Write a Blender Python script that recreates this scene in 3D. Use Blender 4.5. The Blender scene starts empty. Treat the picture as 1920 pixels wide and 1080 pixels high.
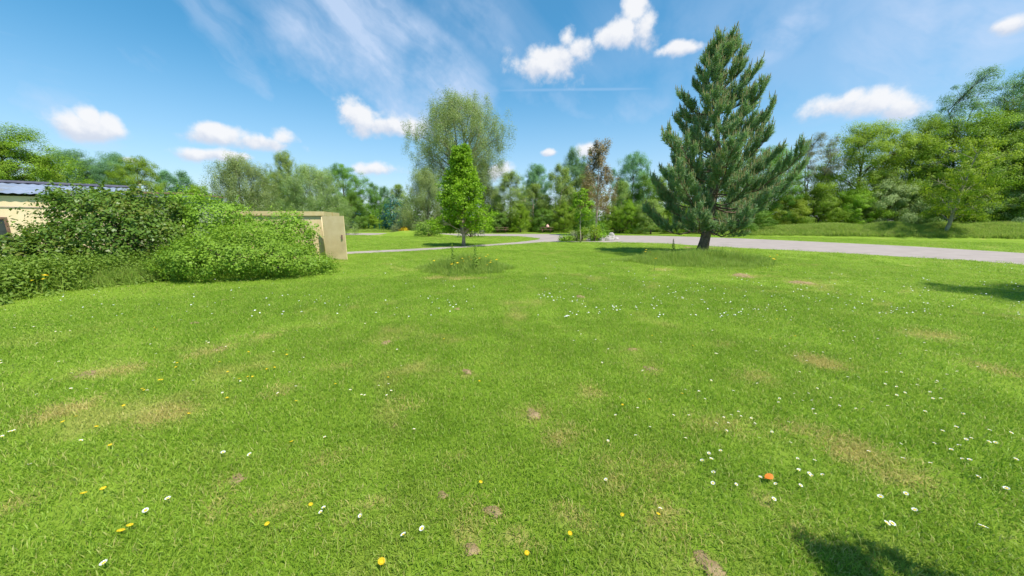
import bpy, math, random
import numpy as np
from mathutils import Vector, Matrix

# ------------------------------------------------------------------ camera, sky, sun, exposure
SC = bpy.context.scene
COL = SC.collection
F, W0, H0 = 650.0, 1920.0, 1080.0
CAMZ, PITCH = 1.7, math.radians(11.05)
cam_d = bpy.data.cameras.new('camera')
cam = bpy.data.objects.new('camera', cam_d)
COL.objects.link(cam)
cam.location = (0, 0, CAMZ)
cam.rotation_euler = (math.pi / 2 - PITCH, 0, 0)
cam_d.sensor_width = 36.0
cam_d.lens = 36.0 * F / W0
cam_d.clip_start, cam_d.clip_end = 0.05, 5000
SC.camera = cam

cp, sp = math.cos(PITCH), math.sin(PITCH)
def ray(px, py):
    a, b = (px - W0 / 2) / F, -(py - H0 / 2) / F
    return Vector((a, cp + b * sp, -sp + b * cp))
def P(px, py, Y):                      # the place at forward distance Y that a line of sight meets
    d = ray(px, py)
    return Vector((0, 0, CAMZ)) + d * (Y / d.y)
def G(px, py, z=0.0):                  # the place on the ground
    d = ray(px, py)
    return Vector((0, 0, CAMZ)) + d * ((z - CAMZ) / d.z)
def fwd(p):
    return p.y * cp - (p.z - CAMZ) * sp

SUN_EL = math.radians(62)
SUN_AZ = math.atan2(0.78, -0.62)       # clockwise from +Y
S = Vector((math.sin(SUN_AZ) * math.cos(SUN_EL), math.cos(SUN_AZ) * math.cos(SUN_EL), math.sin(SUN_EL)))
sun_d = bpy.data.lights.new('sun', 'SUN')
sun_d.energy, sun_d.angle, sun_d.color = 3.9, math.radians(0.6), (1.0, 0.95, 0.86)
sun = bpy.data.objects.new('sun', sun_d)
COL.objects.link(sun)
sun.rotation_euler = S.to_track_quat('Z', 'Y').to_euler()
sun.location = (40, -20, 60)

SC.view_settings.view_transform = 'Standard'
SC.view_settings.look = 'None'
SC.view_settings.gamma = 1.0
SC.view_settings.exposure = 0.85
SKY_STRENGTH = 0.085
SC.cycles.max_bounces = 6
SC.cycles.diffuse_bounces = 2
SC.cycles.glossy_bounces = 1
SC.cycles.transmission_bounces = 3
SC.cycles.transparent_max_bounces = 2
SC.cycles.caustics_reflective = False
SC.cycles.caustics_refractive = False

# ---- node helpers
class NT:
    def __init__(s, tree): s.t = tree
    def n(s, typ, **kw):
        nd = s.t.nodes.new(typ)
        for k, v in kw.items(): setattr(nd, k, v)
        return nd
    def put(s, sock, v):
        if hasattr(v, 'is_output'): s.t.links.new(v, sock)
        else: sock.default_value = v
    def math(s, op, a, b=0.0, c=0.0, clamp=False):
        nd = s.n('ShaderNodeMath', operation=op, use_clamp=clamp)
        s.put(nd.inputs[0], a); s.put(nd.inputs[1], b); s.put(nd.inputs[2], c)
        return nd.outputs[0]
    def vec(s, op, a, b=(0, 0, 0), c=(0, 0, 0)):
        nd = s.n('ShaderNodeVectorMath', operation=op)
        s.put(nd.inputs[0], a); s.put(nd.inputs[1], b); s.put(nd.inputs[2], c)
        return nd.outputs['Value'] if op in ('LENGTH', 'DOT_PRODUCT') else nd.outputs['Vector']
    def noise(s, v, scale, detail=4.0, rough=0.5, dist=0.0):
        nd = s.n('ShaderNodeTexNoise')
        s.put(nd.inputs['Vector'], v)
        nd.inputs['Scale'].default_value = scale
        nd.inputs['Detail'].default_value = detail
        nd.inputs['Roughness'].default_value = rough
        nd.inputs['Distortion'].default_value = dist
        return nd.outputs['Fac']
    def smooth(s, v, lo, hi, a=0.0, b=1.0):
        nd = s.n('ShaderNodeMapRange', interpolation_type='SMOOTHSTEP')
        s.put(nd.inputs[0], v)
        for i, q in enumerate((lo, hi, a, b)): nd.inputs[1 + i].default_value = q
        return nd.outputs[0]
    def mix(s, f, a, b):
        nd = s.n('ShaderNodeMix', data_type='RGBA')
        s.put(nd.inputs[0], f); s.put(nd.inputs[6], a); s.put(nd.inputs[7], b)
        return nd.outputs[2]
def c4(c): return (c[0], c[1], c[2], 1.0)

# ---- world: sky with cirrus and small cumulus
world = bpy.data.worlds.new('World')
SC.world = world
world.use_nodes = True
wt = world.node_tree
wt.nodes.clear()
N = NT(wt)
out = N.n('ShaderNodeOutputWorld'); bg = N.n('ShaderNodeBackground')
wt.links.new(bg.outputs[0], out.inputs[0])
bg.inputs[1].default_value = SKY_STRENGTH
sky = N.n('ShaderNodeTexSky', sky_type='NISHITA')
sky.sun_disc = False
sky.sun_elevation, sky.sun_rotation = SUN_EL, SUN_AZ
sky.altitude, sky.air_density, sky.dust_density, sky.ozone_density = 50, 1.0, 0.5, 2.2
hs = N.n('ShaderNodeHueSaturation')
wt.links.new(sky.outputs[0], hs.inputs['Color'])
hs.inputs['Hue'].default_value = 0.482
hs.inputs['Saturation'].default_value = 1.5
hs.inputs['Value'].default_value = 1.12
tc = N.n('ShaderNodeTexCoord')
D = tc.outputs['Generated']
sep = N.n('ShaderNodeSeparateXYZ'); wt.links.new(D, sep.inputs[0])
az = N.math('ARCTAN2', sep.outputs[0], sep.outputs[1])
el = N.math('ARCSINE', sep.outputs[2])
# small warps for ragged edges
fb = N.noise(D, 14.0, 8.0, 0.6)
fb2 = N.noise(N.vec('ADD', D, (0.012, 0.0, 0.012)), 14.0, 8.0, 0.6)
cmb = N.n('ShaderNodeCombineXYZ'); wt.links.new(az, cmb.inputs[0]); wt.links.new(el, cmb.inputs[1])
wn = N.n('ShaderNodeTexNoise'); wt.links.new(D, wn.inputs['Vector'])
wn.inputs['Scale'].default_value = 9.0; wn.inputs['Detail'].default_value = 3.0
UV = N.vec('ADD', cmb.outputs[0], N.vec('MULTIPLY', N.vec('SUBTRACT', wn.outputs['Color'], (0.5, 0.5, 0.5)), (0.05, 0.035, 0.0)))
CLOUDS = [(150, 240, 76, 24), (157, 216, 26, 20), (205, 240, 28, 24),
          (410, 252, 66, 20), (490, 266, 70, 15), (388, 242, 34, 17), (536, 258, 28, 15),
          (388, 292, 52, 13), (425, 296, 36, 9),
          (682, 216, 48, 26), (722, 236, 58, 22), (654, 208, 24, 14), (762, 242, 30, 20),
          (705, 320, 48, 13), (1040, 108, 54, 40), (1066, 66, 22, 25), (1084, 90, 34, 30), (998, 132, 36, 27),
          (1165, 62, 46, 30), (1206, 58, 34, 34), (1192, 14, 25, 32), (1132, 70, 26, 22),
          (1275, 97, 36, 13), (1562, 196, 62, 22), (1642, 192, 72, 25), (1592, 182, 34, 14), (1692, 202, 52, 22),
          (1903, 38, 42, 18), (935, 326, 26, 16), (1102, 282, 26, 15), (1038, 286, 12, 6), (242, 303, 28, 7)]
best, sw, sv = None, None, None
for cx, cy, rx, ry in CLOUDS:
    rx, ry = rx * 1.14, ry * 1.16
    d0 = ray(cx, cy).normalized(); dx = ray(cx + rx, cy).normalized(); dy = ray(cx, cy - ry).normalized()
    a0, e0 = math.atan2(d0.x, d0.y), math.asin(d0.z)
    ra = abs(math.atan2(dx.x, dx.y) - a0); re = abs(math.asin(dy.z) - e0)
    q = N.vec('MULTIPLY_ADD', UV, (1 / ra, 1 / re, 0), (-a0 / ra, -e0 / re, 0))
    m = N.math('SUBTRACT', 1.0, N.vec('LENGTH', q))
    w = N.math('MAXIMUM', N.math('ADD', m, 0.45), 0.0)
    v = N.math('MULTIPLY', N.vec('DOT_PRODUCT', q, (0, 1, 0)), w)
    best = m if best is None else N.math('MAXIMUM', best, m)
    sw = w if sw is None else N.math('ADD', sw, w)
    sv = v if sv is None else N.math('ADD', sv, v)
dens = N.math('ADD', best, N.math('MULTIPLY', N.math('SUBTRACT', fb, 0.5), 2.6))
calpha = N.smooth(dens, -0.22, 0.60, 0.0, 0.96)
vert = N.math('DIVIDE', sv, N.math('ADD', sw, 0.05))
relief = N.math('MULTIPLY', N.math('SUBTRACT', fb, fb2), 2.2)
shade = N.smooth(N.math('ADD', N.math('ADD', vert, relief), N.math('MULTIPLY', dens, 0.25)), -0.62, 0.42)
K = 1.0 / SKY_STRENGTH
ccol = N.mix(shade, c4((0.37 * K, 0.405 * K, 0.475 * K)), c4((0.525 * K, 0.53 * K, 0.545 * K)))
# cirrus: stretched noise on a flat layer high up
zc = N.math('MAXIMUM', sep.outputs[2], 0.03)
pl = N.n('ShaderNodeCombineXYZ')
wt.links.new(N.math('DIVIDE', sep.outputs[0], zc), pl.inputs[0]); wt.links.new(N.math('DIVIDE', sep.outputs[1], zc), pl.inputs[1])
mp = N.n('ShaderNodeMapping'); wt.links.new(pl.outputs[0], mp.inputs[0])
def on_layer(px, py):
    d = ray(px, py); return d.x / d.z, d.y / d.z
q0, q1 = on_layer(590, 20), on_layer(860, 170)
ang = math.atan2(q1[1] - q0[1], q1[0] - q0[0])
mp.inputs['Rotation'].default_value = (0, 0, -ang)
mp.inputs['Scale'].default_value = (1.0, 1.0, 1.0)
vv = N.vec('MULTIPLY', mp.outputs[0], (0.22, 0.85, 1.0))
ci = N.noise(vv, 1.3, 6.0, 0.55, 0.5)
cib = N.noise(pl.outputs[0], 0.55, 2.0, 0.5)
cirr = N.math('MULTIPLY', N.smooth(ci, 0.36, 0.80), N.smooth(cib, 0.30, 0.60))
low = N.smooth(el, 0.0, 0.40, 1.0, 0.0)          # thin veil towards the horizon
wsp = N.n('ShaderNodeTexNoise'); wt.links.new(D, wsp.inputs['Vector']); wsp.inputs['Scale'].default_value = 3.5; wsp.inputs['Detail'].default_value = 5.0; wsp.inputs['Roughness'].default_value = 0.6
UVW = N.vec('ADD', cmb.outputs[0], N.vec('MULTIPLY', N.vec('SUBTRACT', wsp.outputs['Color'], (0.5, 0.5, 0.5)), (0.13, 0.13, 0.0)))
wis = None
for x0, y0, x1, y1, wd, st in ((560, -60, 900, 215, 62, .85), (470, -40, 740, 215, 46, .75), (345, -30, 575, 205, 34, .5), (-40, 205, 260, 260, 34, .5), (1380, 120, 1580, -20, 26, .45),
                               (700, 150, 900, 260, 50, .7), (120, 40, 330, 130, 26, .3), (1640, 60, 1960, 140, 60, .5), (960, 190, 1240, 215, 26, .35), (820, -30, 980, 90, 40, .35)):
    a_, b_ = ray(x0, y0).normalized(), ray(x1, y1).normalized(); m_ = (a_ + b_).normalized()
    ua, ub = Vector((math.atan2(a_.x, a_.y), math.asin(a_.z))), Vector((math.atan2(b_.x, b_.y), math.asin(b_.z)))
    ce, ax_ = (ua + ub) / 2, (ub - ua); hl_ = ax_.length / 2; ax_.normalize(); nx_ = Vector((-ax_.y, ax_.x)); wr = wd / F * .8
    dd_ = N.vec('SUBTRACT', UVW, (ce.x, ce.y, 0))
    t1 = N.math('MULTIPLY', N.vec('DOT_PRODUCT', dd_, (ax_.x, ax_.y, 0)), 1 / hl_); t2 = N.math('MULTIPLY', N.vec('DOT_PRODUCT', dd_, (nx_.x, nx_.y, 0)), 1 / wr)
    rr_ = N.math('ADD', N.math('MULTIPLY', t1, t1), N.math('MULTIPLY', t2, t2))
    q_ = N.smooth(rr_, 0.0, 2.8, st, 0.0)
    wis = q_ if wis is None else N.math('MAXIMUM', wis, q_)
mp2 = N.n('ShaderNodeMapping'); wt.links.new(UVW, mp2.inputs[0]); mp2.inputs['Rotation'].default_value = (0, 0, math.radians(36))
st1 = N.noise(N.vec('MULTIPLY', mp2.outputs[0], (2.6, 10.0, 1.0)), 1.5, 6.0, 0.58, 0.25)
st2 = N.noise(D, 5.0, 5.0, 0.6)
cirr = N.math('MAXIMUM', N.math('MULTIPLY', cirr, 0.35), N.math('MULTIPLY', wis, N.math('MULTIPLY', N.smooth(st1, 0.22, 0.80, 0.10, 1.15), N.smooth(st2, 0.28, 0.62, 0.3, 1.0))))
brd = None
for cx, cy, rx, ry, st in ((770, 110, 290, 190, .42), (1600, 60, 480, 200, .48), (80, 200, 260, 90, .3)):
    d0 = ray(cx, cy).normalized(); a0, e0 = math.atan2(d0.x, d0.y), math.asin(d0.z)
    q_ = N.smooth(N.vec('LENGTH', N.vec('MULTIPLY', N.vec('SUBTRACT', UVW, (a0, e0, 0)), (F * .9 / rx, F * .9 / ry, 0))), 0.1, 1.2, st, 0.0)
    brd = q_ if brd is None else N.math('MAXIMUM', brd, q_)
cirr = N.math('ADD', cirr, N.math('MULTIPLY', brd, N.smooth(st2, 0.3, 0.6, 0.45, 1.0)), clamp=True)
veil = N.math('MAXIMUM', N.math('MULTIPLY', cirr, 0.80), N.math('ADD', N.math('MULTIPLY', low, 0.45), 0.13))
# a faint contrail
l0 = ray(900, 170).normalized(); l1 = ray(1260, 166).normalized()
nrm = l0.cross(l1).normalized()
tr = N.smooth(N.math('ABSOLUTE', N.vec('DOT_PRODUCT', D, tuple(nrm))), 0.0, 0.009, 1.0, 0.0)
tm = N.smooth(N.math('ABSOLUTE', N.math('SUBTRACT', az, 0.5 * (math.atan2(l0.x, l0.y) + math.atan2(l1.x, l1.y)))), 0.12, 0.30, 1.0, 0.0)
veil = N.math('MAXIMUM', veil, N.math('MULTIPLY', N.math('MULTIPLY', tr, tm), 0.35))
skyc = N.mix(veil, hs.outputs[0], c4((0.355 * K, 0.425 * K, 0.55 * K)))
fin = N.mix(calpha, skyc, ccol)
wt.links.new(fin, bg.inputs[0])
world.cycles.sampling_method = 'MANUAL'
world.cycles.sample_map_resolution = 256

# ------------------------------------------------------------------ object and mesh helpers
rng = np.random.default_rng(7)
random.seed(7)

def tag(o, label=None, cat=None, group=None, kind=None):
    if label: o['label'] = label
    if cat: o['category'] = cat
    if group: o['group'] = group
    if kind: o['kind'] = kind
    return o
def link(name, me, parent=None, mats=()):
    o = bpy.data.objects.new(name, me)
    COL.objects.link(o)
    if parent: o.parent = parent
    if me is not None:
        for m in mats:
            if not any(x == m for x in me.materials): me.materials.append(m)
    return o
def empty(name, loc=(0, 0, 0), rz=0.0, scale=(1, 1, 1)):
    o = bpy.data.objects.new(name, None)
    o.empty_display_size = 0.3
    COL.objects.link(o)
    o.location, o.rotation_euler, o.scale = loc, (0, 0, rz), scale
    return o
def mesh_np(name, V, Fc, k, rnd=None, smooth=False):
    """V (n,3); Fc (m,k) faces of k corners"""
    V = np.asarray(V, np.float32); Fc = np.asarray(Fc, np.int32)
    me = bpy.data.meshes.new(name)
    me.vertices.add(len(V)); me.vertices.foreach_set('co', V.ravel())
    me.loops.add(Fc.size); me.loops.foreach_set('vertex_index', Fc.ravel())
    me.polygons.add(len(Fc)); me.polygons.foreach_set('loop_start', np.arange(0, Fc.size, k, dtype=np.int32))
    if smooth: me.polygons.foreach_set('use_smooth', np.ones(len(Fc), bool))
    me.update(calc_edges=True)
    if rnd is not None:
        a = me.attributes.new('rnd', 'FLOAT', 'FACE'); a.data.foreach_set('value', np.asarray(rnd, np.float32))
    return me
class MB:
    """collects quads and polygons for one mesh"""
    def __init__(s): s.v, s.f, s.sm = [], [], []
    def add(s, vs, fs, smooth=False):
        b = len(s.v); s.v += [tuple(x) for x in vs]
        s.f += [tuple(i + b for i in f) for f in fs]; s.sm += [smooth] * len(fs)
    def box(s, lo, hi, M=None):
        x0, y0, z0 = lo; x1, y1, z1 = hi
        vs = [Vector(p) for p in ((x0, y0, z0), (x1, y0, z0), (x1, y1, z0), (x0, y1, z0), (x0, y0, z1), (x1, y0, z1), (x1, y1, z1), (x0, y1, z1))]
        if M: vs = [M @ p for p in vs]
        s.add(vs, [(3, 2, 1, 0), (4, 5, 6, 7), (0, 1, 5, 4), (1, 2, 6, 5), (2, 3, 7, 6), (3, 0, 4, 7)])
    def tube(s, pts, rad, seg=6, cap=True):
        pts = [Vector(p) for p in pts]
        n = len(pts); vs = []
        for i, p in enumerate(pts):
            t = (pts[min(i + 1, n - 1)] - pts[max(i - 1, 0)])
            t = t.normalized() if t.length > 1e-6 else Vector((0, 0, 1))
            a = t.cross(Vector((1, 0, 0)) if abs(t.x) < 0.8 else Vector((0, 1, 0))).normalized(); b = t.cross(a)
            for k in range(seg):
                q = 2 * math.pi * k / seg
                vs.append(p + (a * math.cos(q) + b * math.sin(q)) * rad[i])
        fs = [(i * seg + k, i * seg + (k + 1) % seg, (i + 1) * seg + (k + 1) % seg, (i + 1) * seg + k) for i in range(n - 1) for k in range(seg)]
        if cap: fs += [tuple(range(seg - 1, -1, -1)), tuple((n - 1) * seg + k for k in range(seg))]
        s.add(vs, fs, True)
    def mesh(s, name):
        me = bpy.data.meshes.new(name)
        me.from_pydata(s.v, [], s.f)
        me.polygons.foreach_set('use_smooth', s.sm)
        me.update()
        return me
    def build(s, name, mat, parent=None): return link(name, s.mesh(name), parent, (mat,))

def unit(a):
    return a / np.maximum(np.linalg.norm(a, axis=1, keepdims=True), 1e-9)
def leaves(C, size, aspect=0.55, bias=None, bstr=0.6, fold=0.12, r=rng):
    """rhombic leaves at C"""
    n = len(C); size = np.broadcast_to(np.asarray(size, float), (n,))
    nr = unit(r.normal(size=(n, 3)))
    if bias is not None: nr = unit(nr * (1 - bstr) + bias * bstr + 1e-4)
    u = unit(np.cross(nr, r.normal(size=(n, 3)))); v = np.cross(nr, u)
    L = (size * 0.5)[:, None]; Wd = L * aspect; fo = nr * L * fold * 2
    V = np.stack([C - u * L, C + v * Wd + fo, C + u * L, C - v * Wd + fo], 1).reshape(-1, 3)
    return V, np.arange(4 * n).reshape(n, 4)

# ------------------------------------------------------------------ materials
def base_mat(name):
    m = bpy.data.materials.new(name); m.use_nodes = True
    m.node_tree.nodes.clear()
    return m, NT(m.node_tree)
def finish(m, n, shader):
    o = n.n('ShaderNodeOutputMaterial'); n.t.links.new(shader, o.inputs[0]); return m
def principled(n, col, rough=0.6, spec=0.3, bump=None, bstr=0.3, bdist=0.02):
    p = n.n('ShaderNodeBsdfPrincipled')
    n.put(p.inputs['Base Color'], col); n.put(p.inputs['Roughness'], rough)
    p.inputs['Specular IOR Level'].default_value = spec
    if bump is not None:
        b = n.n('ShaderNodeBump'); b.inputs['Strength'].default_value = bstr; b.inputs['Distance'].default_value = bdist
        n.put(b.inputs['Height'], bump); n.t.links.new(b.outputs[0], p.inputs['Normal'])
    return p.outputs[0]
def noisy_mat(name, ca, cb, scale=4.0, rough=0.7, spec=0.25, bstr=0.3, bdist=0.02, cc=None, detail=6.0):
    m, n = base_mat(name)
    tcn = n.n('ShaderNodeTexCoord')
    f = n.noise(tcn.outputs['Object'], scale, detail, 0.6)
    col = n.mix(n.smooth(f, 0.3, 0.7), c4(ca), c4(cb))
    if cc:
        g = n.noise(n.vec('ADD', tcn.outputs['Object'], (7, 3, 5)), scale * 0.35, 5.0, 0.65)
        col = n.mix(n.smooth(g, 0.54, 0.72), col, c4(cc))
    return finish(m, n, principled(n, col, rough, spec, n.noise(tcn.outputs['Object'], scale * 6, 5.0, 0.6), bstr, bdist))
def leaf_mat(name, dark, light, trans=0.38, rough=0.5, spec=0.15, old=None, gain=1.68):
    dark, light = [(x * .72 + y * .28) * gain for x, y in zip(dark, light)], [x * gain for x in light]
    m, n = base_mat(name)
    at = n.n('ShaderNodeAttribute'); at.attribute_name = 'rnd'
    oi = n.n('ShaderNodeObjectInfo')
    ge = n.n('ShaderNodeNewGeometry')
    big = n.noise(ge.outputs['Position'], 0.55, 3.0, 0.5)
    f = n.math('ADD', n.math('MULTIPLY', at.outputs['Fac'], 0.6), n.math('MULTIPLY', n.math('SUBTRACT', big, 0.3), 1.0), clamp=True)
    col = n.mix(f, c4(dark), c4(light))
    if old: col = n.mix(n.math('MULTIPLY', n.smooth(at.outputs['Fac'], 0.80, 0.95), 0.7), col, c4(old))
    hv = n.n('ShaderNodeHueSaturation'); n.put(hv.inputs['Color'], col)
    n.put(hv.inputs['Hue'], n.math('ADD', 0.49, n.math('MULTIPLY', oi.outputs['Random'], 0.018)))
    n.put(hv.inputs['Value'], n.math('ADD', 0.9, n.math('MULTIPLY', oi.outputs['Random'], 0.2)))
    p = principled(n, hv.outputs[0], rough, spec)
    t = n.n('ShaderNodeBsdfTranslucent')
    tm_ = n.n('ShaderNodeMix', data_type='RGBA', blend_type='MULTIPLY'); tm_.inputs[0].default_value = 1.0
    n.put(tm_.inputs[6], hv.outputs[0]); tm_.inputs[7].default_value = (1.25, 1.3, 0.6, 1)
    n.put(t.inputs['Color'], tm_.outputs[2])
    mx = n.n('ShaderNodeMixShader'); mx.inputs[0].default_value = trans
    n.t.links.new(p, mx.inputs[1]); n.t.links.new(t.outputs[0], mx.inputs[2])
    return finish(m, n, mx.outputs[0])

# the colour of the sward, shared by the ground sheet and the blades that grow on it
gg = bpy.data.node_groups.new('sward_colour', 'ShaderNodeTree')
gg.interface.new_socket('Colour', in_out='OUTPUT', socket_type='NodeSocketColor')
gn_ = NT(gg)
go_ = gn_.n('NodeGroupOutput')
geo = gn_.n('ShaderNodeNewGeometry')
flat = gn_.vec('MULTIPLY', geo.outputs['Position'], (1, 1, 0))
n1 = gn_.noise(flat, 0.22, 4.0, 0.55); n2 = gn_.noise(flat, 1.7, 5.0, 0.6); n3 = gn_.noise(gn_.vec('ADD', flat, (31, 12, 0)), 0.85, 6.0, 0.62, 0.4)
n4 = gn_.noise(gn_.vec('ADD', flat, (5, 45, 0)), 0.16, 2.0, 0.5)
STRAW = (0.43, 0.35, 0.13)
colr = gn_.mix(gn_.smooth(n1, 0.32, 0.68), c4((0.165, 0.268, 0.022)), c4((0.205, 0.312, 0.030)))
colr = gn_.mix(gn_.math('MULTIPLY', gn_.smooth(n2, 0.42, 0.75), 0.4), colr, c4((0.260, 0.345, 0.048)))
colr = gn_.mix(gn_.math('MULTIPLY', gn_.smooth(n2, 0.46, 0.25), 0.22), colr, c4((0.110, 0.205, 0.016)))
straw = gn_.math('MULTIPLY', gn_.smooth(n3, 0.525, 0.72), gn_.smooth(n4, 0.36, 0.6))
colr = gn_.mix(gn_.math('MULTIPLY', straw, 0.5), colr, c4(STRAW))
gg.links.new(colr, go_.inputs[0])

STRAW_PX = [(225, 695, 60, 11), (300, 780, 50, 22), (530, 735, 30, 14), (410, 655, 30, 13), (490, 632, 25, 8), (1105, 735, 30, 18), (1220, 690, 25, 11), (1130, 860, 36, 22), (1150, 905, 36, 26),
            (1450, 940, 28, 24), (1600, 850, 60, 22), (1540, 680, 60, 10), (1870, 695, 40, 10), (1420, 710, 40, 13), (980, 1010, 55, 36), (870, 1010, 36, 40), (1330, 1050, 60, 22), (500, 960, 55, 26), (390, 960, 28, 28),
            (440, 900, 34, 20), (1700, 900, 75, 22), (1080, 980, 50, 24), (1340, 800, 50, 14), (818, 521, 22, 4), (850, 523, 30, 2.5), (890, 522, 40, 2.2), (170, 704, 44, 8), (1360, 648, 22, 7), (1240, 506, 26, 3), (1398, 518, 34, 4),
            (1500, 531, 32, 5), (1000, 776, 34, 12), (877, 699, 22, 9), (724, 644, 20, 7), (925, 960, 34, 18), (1750, 630, 60, 8), (640, 690, 40, 8), (1184, 656, 18, 5), (120, 770, 60, 12), (60, 930, 60, 20), (760, 765, 55, 13), (620, 850, 46, 16), (1250, 885, 55, 18), (1042, 832, 36, 13), (700, 945, 60, 18), (1500, 1005, 55, 20), (1235, 965, 55, 18), (850, 862, 36, 12), (1480, 800, 45, 12)]
STRAWXY = []
for x_, y_, a_, b_ in STRAW_PX:
    c_ = G(x_, y_); STRAWXY.append((c_.x, c_.y, a_ / F * fwd(c_), 0.5 * (G(x_, y_ - b_) - G(x_, y_ + b_)).length))
def straw_at(X, Y):
    m = np.full(len(X), -9.0)
    wx = .10 * np.sin(X * 9 + Y * 5) + .07 * np.sin(Y * 17 - X * 11); wy = .10 * np.sin(Y * 8 - X * 6) + .07 * np.sin(X * 15 + Y * 9)
    for cx, cy, rx, ry in STRAWXY: m = np.maximum(m, 1 - np.sqrt(((X + wx - cx) / rx) ** 2 + ((Y + wy - cy) / ry) ** 2))
    return np.clip(m * 1.5 + rng.normal(size=len(X)) * .22, 0, 1) * (m > -.3)
def sward_ground(name):
    m, n = base_mat(name)
    g = n.n('ShaderNodeGroup'); g.node_tree = gg
    ge = n.n('ShaderNodeNewGeometry')
    fine = n.noise(ge.outputs['Position'], 22.0, 5.0, 0.7)
    wn_ = n.n('ShaderNodeTexNoise'); n.put(wn_.inputs['Vector'], ge.outputs['Position']); wn_.inputs['Scale'].default_value = 3.0; wn_.inputs['Detail'].default_value = 4.0
    wp = n.vec('ADD', ge.outputs['Position'], n.vec('MULTIPLY', n.vec('SUBTRACT', wn_.outputs['Color'], (.5, .5, .5)), (.5, .5, 0)))
    bst = None
    for (cx, cy, rx, ry) in STRAWXY:
        m_ = n.math('SUBTRACT', 1.0, n.vec('LENGTH', n.vec('MULTIPLY_ADD', wp, (1 / rx, 1 / ry, 0), (-cx / rx, -cy / ry, 0))))
        bst = m_ if bst is None else n.math('MAXIMUM', bst, m_)
    g_out = n.mix(n.math('MULTIPLY', n.smooth(bst, 0.0, 0.8), 0.65), g.outputs[0], c4(STRAW))
    hs_ = n.n('ShaderNodeHueSaturation'); n.put(hs_.inputs['Color'], g_out)
    n.put(hs_.inputs['Value'], n.smooth(fine, 0.25, 0.75, 0.80, 1.0))
    return finish(m, n, principled(n, hs_.outputs[0], 0.85, 0.1, n.noise(ge.outputs['Position'], 30.0, 6.0, 0.7), 0.7, 0.04))
def sward_blade(name, gain=1.15, tint=None, tf=0.0):
    m, n = base_mat(name)
    g = n.n('ShaderNodeGroup'); g.node_tree = gg
    at = n.n('ShaderNodeAttribute'); at.attribute_name = 'rnd'
    oi = n.n('ShaderNodeObjectInfo')
    col = g.outputs[0]
    ia = n.n('ShaderNodeAttribute'); ia.attribute_type = 'INSTANCER'; ia.attribute_name = 'straw'
    col = n.mix(n.math('MULTIPLY', ia.outputs['Fac'], 0.8), col, c4(STRAW))
    if tint: col = n.mix(tf, col, c4(tint))
    col = n.mix(n.math('MULTIPLY', n.smooth(at.outputs['Fac'], 0.80, 0.95), 0.6), col, c4((0.34, 0.28, 0.12)))
    hv = n.n('ShaderNodeHueSaturation'); n.put(hv.inputs['Color'], col)
    n.put(hv.inputs['Value'], n.math('MULTIPLY', gain, n.math('ADD', 0.86, n.math('ADD', n.math('MULTIPLY', at.outputs['Fac'], 0.22), n.math('MULTIPLY', oi.outputs['Random'], 0.14)))))
    p = principled(n, hv.outputs[0], 0.45, 0.25)
    t = n.n('ShaderNodeBsdfTranslucent'); n.put(t.inputs['Color'], hv.outputs[0])
    mx = n.n('ShaderNodeMixShader'); mx.inputs[0].default_value = 0.5
    n.t.links.new(p, mx.inputs[1]); n.t.links.new(t.outputs[0], mx.inputs[2])
    return finish(m, n, mx.outputs[0])

M = {}
M['sward'] = sward_ground('lawn_ground')
M['blade'] = sward_blade('grass_blade', 1.42)
M['tall'] = sward_blade('tall_grass_blade', 1.4, (0.23, 0.32, 0.06), 0.6)
M['road'] = noisy_mat('pinkish_tarmac', (0.285, 0.245, 0.222), (0.335, 0.288, 0.262), 1.2, 0.9, 0.15, 0.25, 0.01, (0.255, 0.222, 0.20))
M['soil'] = noisy_mat('bare_soil', (0.24, 0.172, 0.085), (0.35, 0.262, 0.14), 9.0, 0.95, 0.1, 0.8, 0.03)
M['bark'] = noisy_mat('grey_brown_bark', (0.10, 0.075, 0.05), (0.20, 0.155, 0.11), 6.0, 0.9, 0.15, 0.8, 0.05)
M['bark_pine'] = noisy_mat('pine_bark', (0.13, 0.09, 0.06), (0.27, 0.20, 0.145), 7.0, 0.9, 0.15, 1.0, 0.06)
M['bark_pale'] = noisy_mat('pale_bark', (0.34, 0.26, 0.18), (0.50, 0.41, 0.31), 5.0, 0.85, 0.2, 0.6, 0.03)
M['bark_will'] = noisy_mat('willow_bark', (0.22, 0.20, 0.14), (0.34, 0.31, 0.23), 5.0, 0.9, 0.2, 0.6, 0.03)
M['cream'] = noisy_mat('cream_render', (0.76, 0.59, 0.36), (0.80, 0.64, 0.42), 2.5, 0.85, 0.2, 0.25, 0.01, (0.70, 0.52, 0.28))
M['cream2'] = noisy_mat('cream_concrete', (0.66, 0.50, 0.27), (0.74, 0.58, 0.34), 2.2, 0.85, 0.2, 0.3, 0.01, (0.56, 0.43, 0.24))
M['lichen'] = noisy_mat('lichened_concrete', (0.55, 0.43, 0.20), (0.62, 0.50, 0.27), 5.0, 0.9, 0.15, 0.5, 0.02, (0.50, 0.27, 0.05))
M['steel_roof'] = noisy_mat('blue_grey_sheet', (0.16, 0.20, 0.275), (0.22, 0.26, 0.34), 1.5, 0.8, 0.2, 0.1, 0.01, (0.18, 0.19, 0.20))
M['ridge'] = noisy_mat('dark_ridge', (0.10, 0.10, 0.14), (0.17, 0.16, 0.20), 3.0, 0.6, 0.3, 0.2, 0.01)
M['rust'] = noisy_mat('rusty_brown_felt', (0.20, 0.12, 0.085), (0.30, 0.19, 0.14), 3.0, 0.85, 0.2, 0.3, 0.01)
M['fascia'] = noisy_mat('grey_fascia', (0.22, 0.25, 0.30), (0.30, 0.33, 0.38), 3.0, 0.6, 0.3, 0.1, 0.01)
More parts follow.
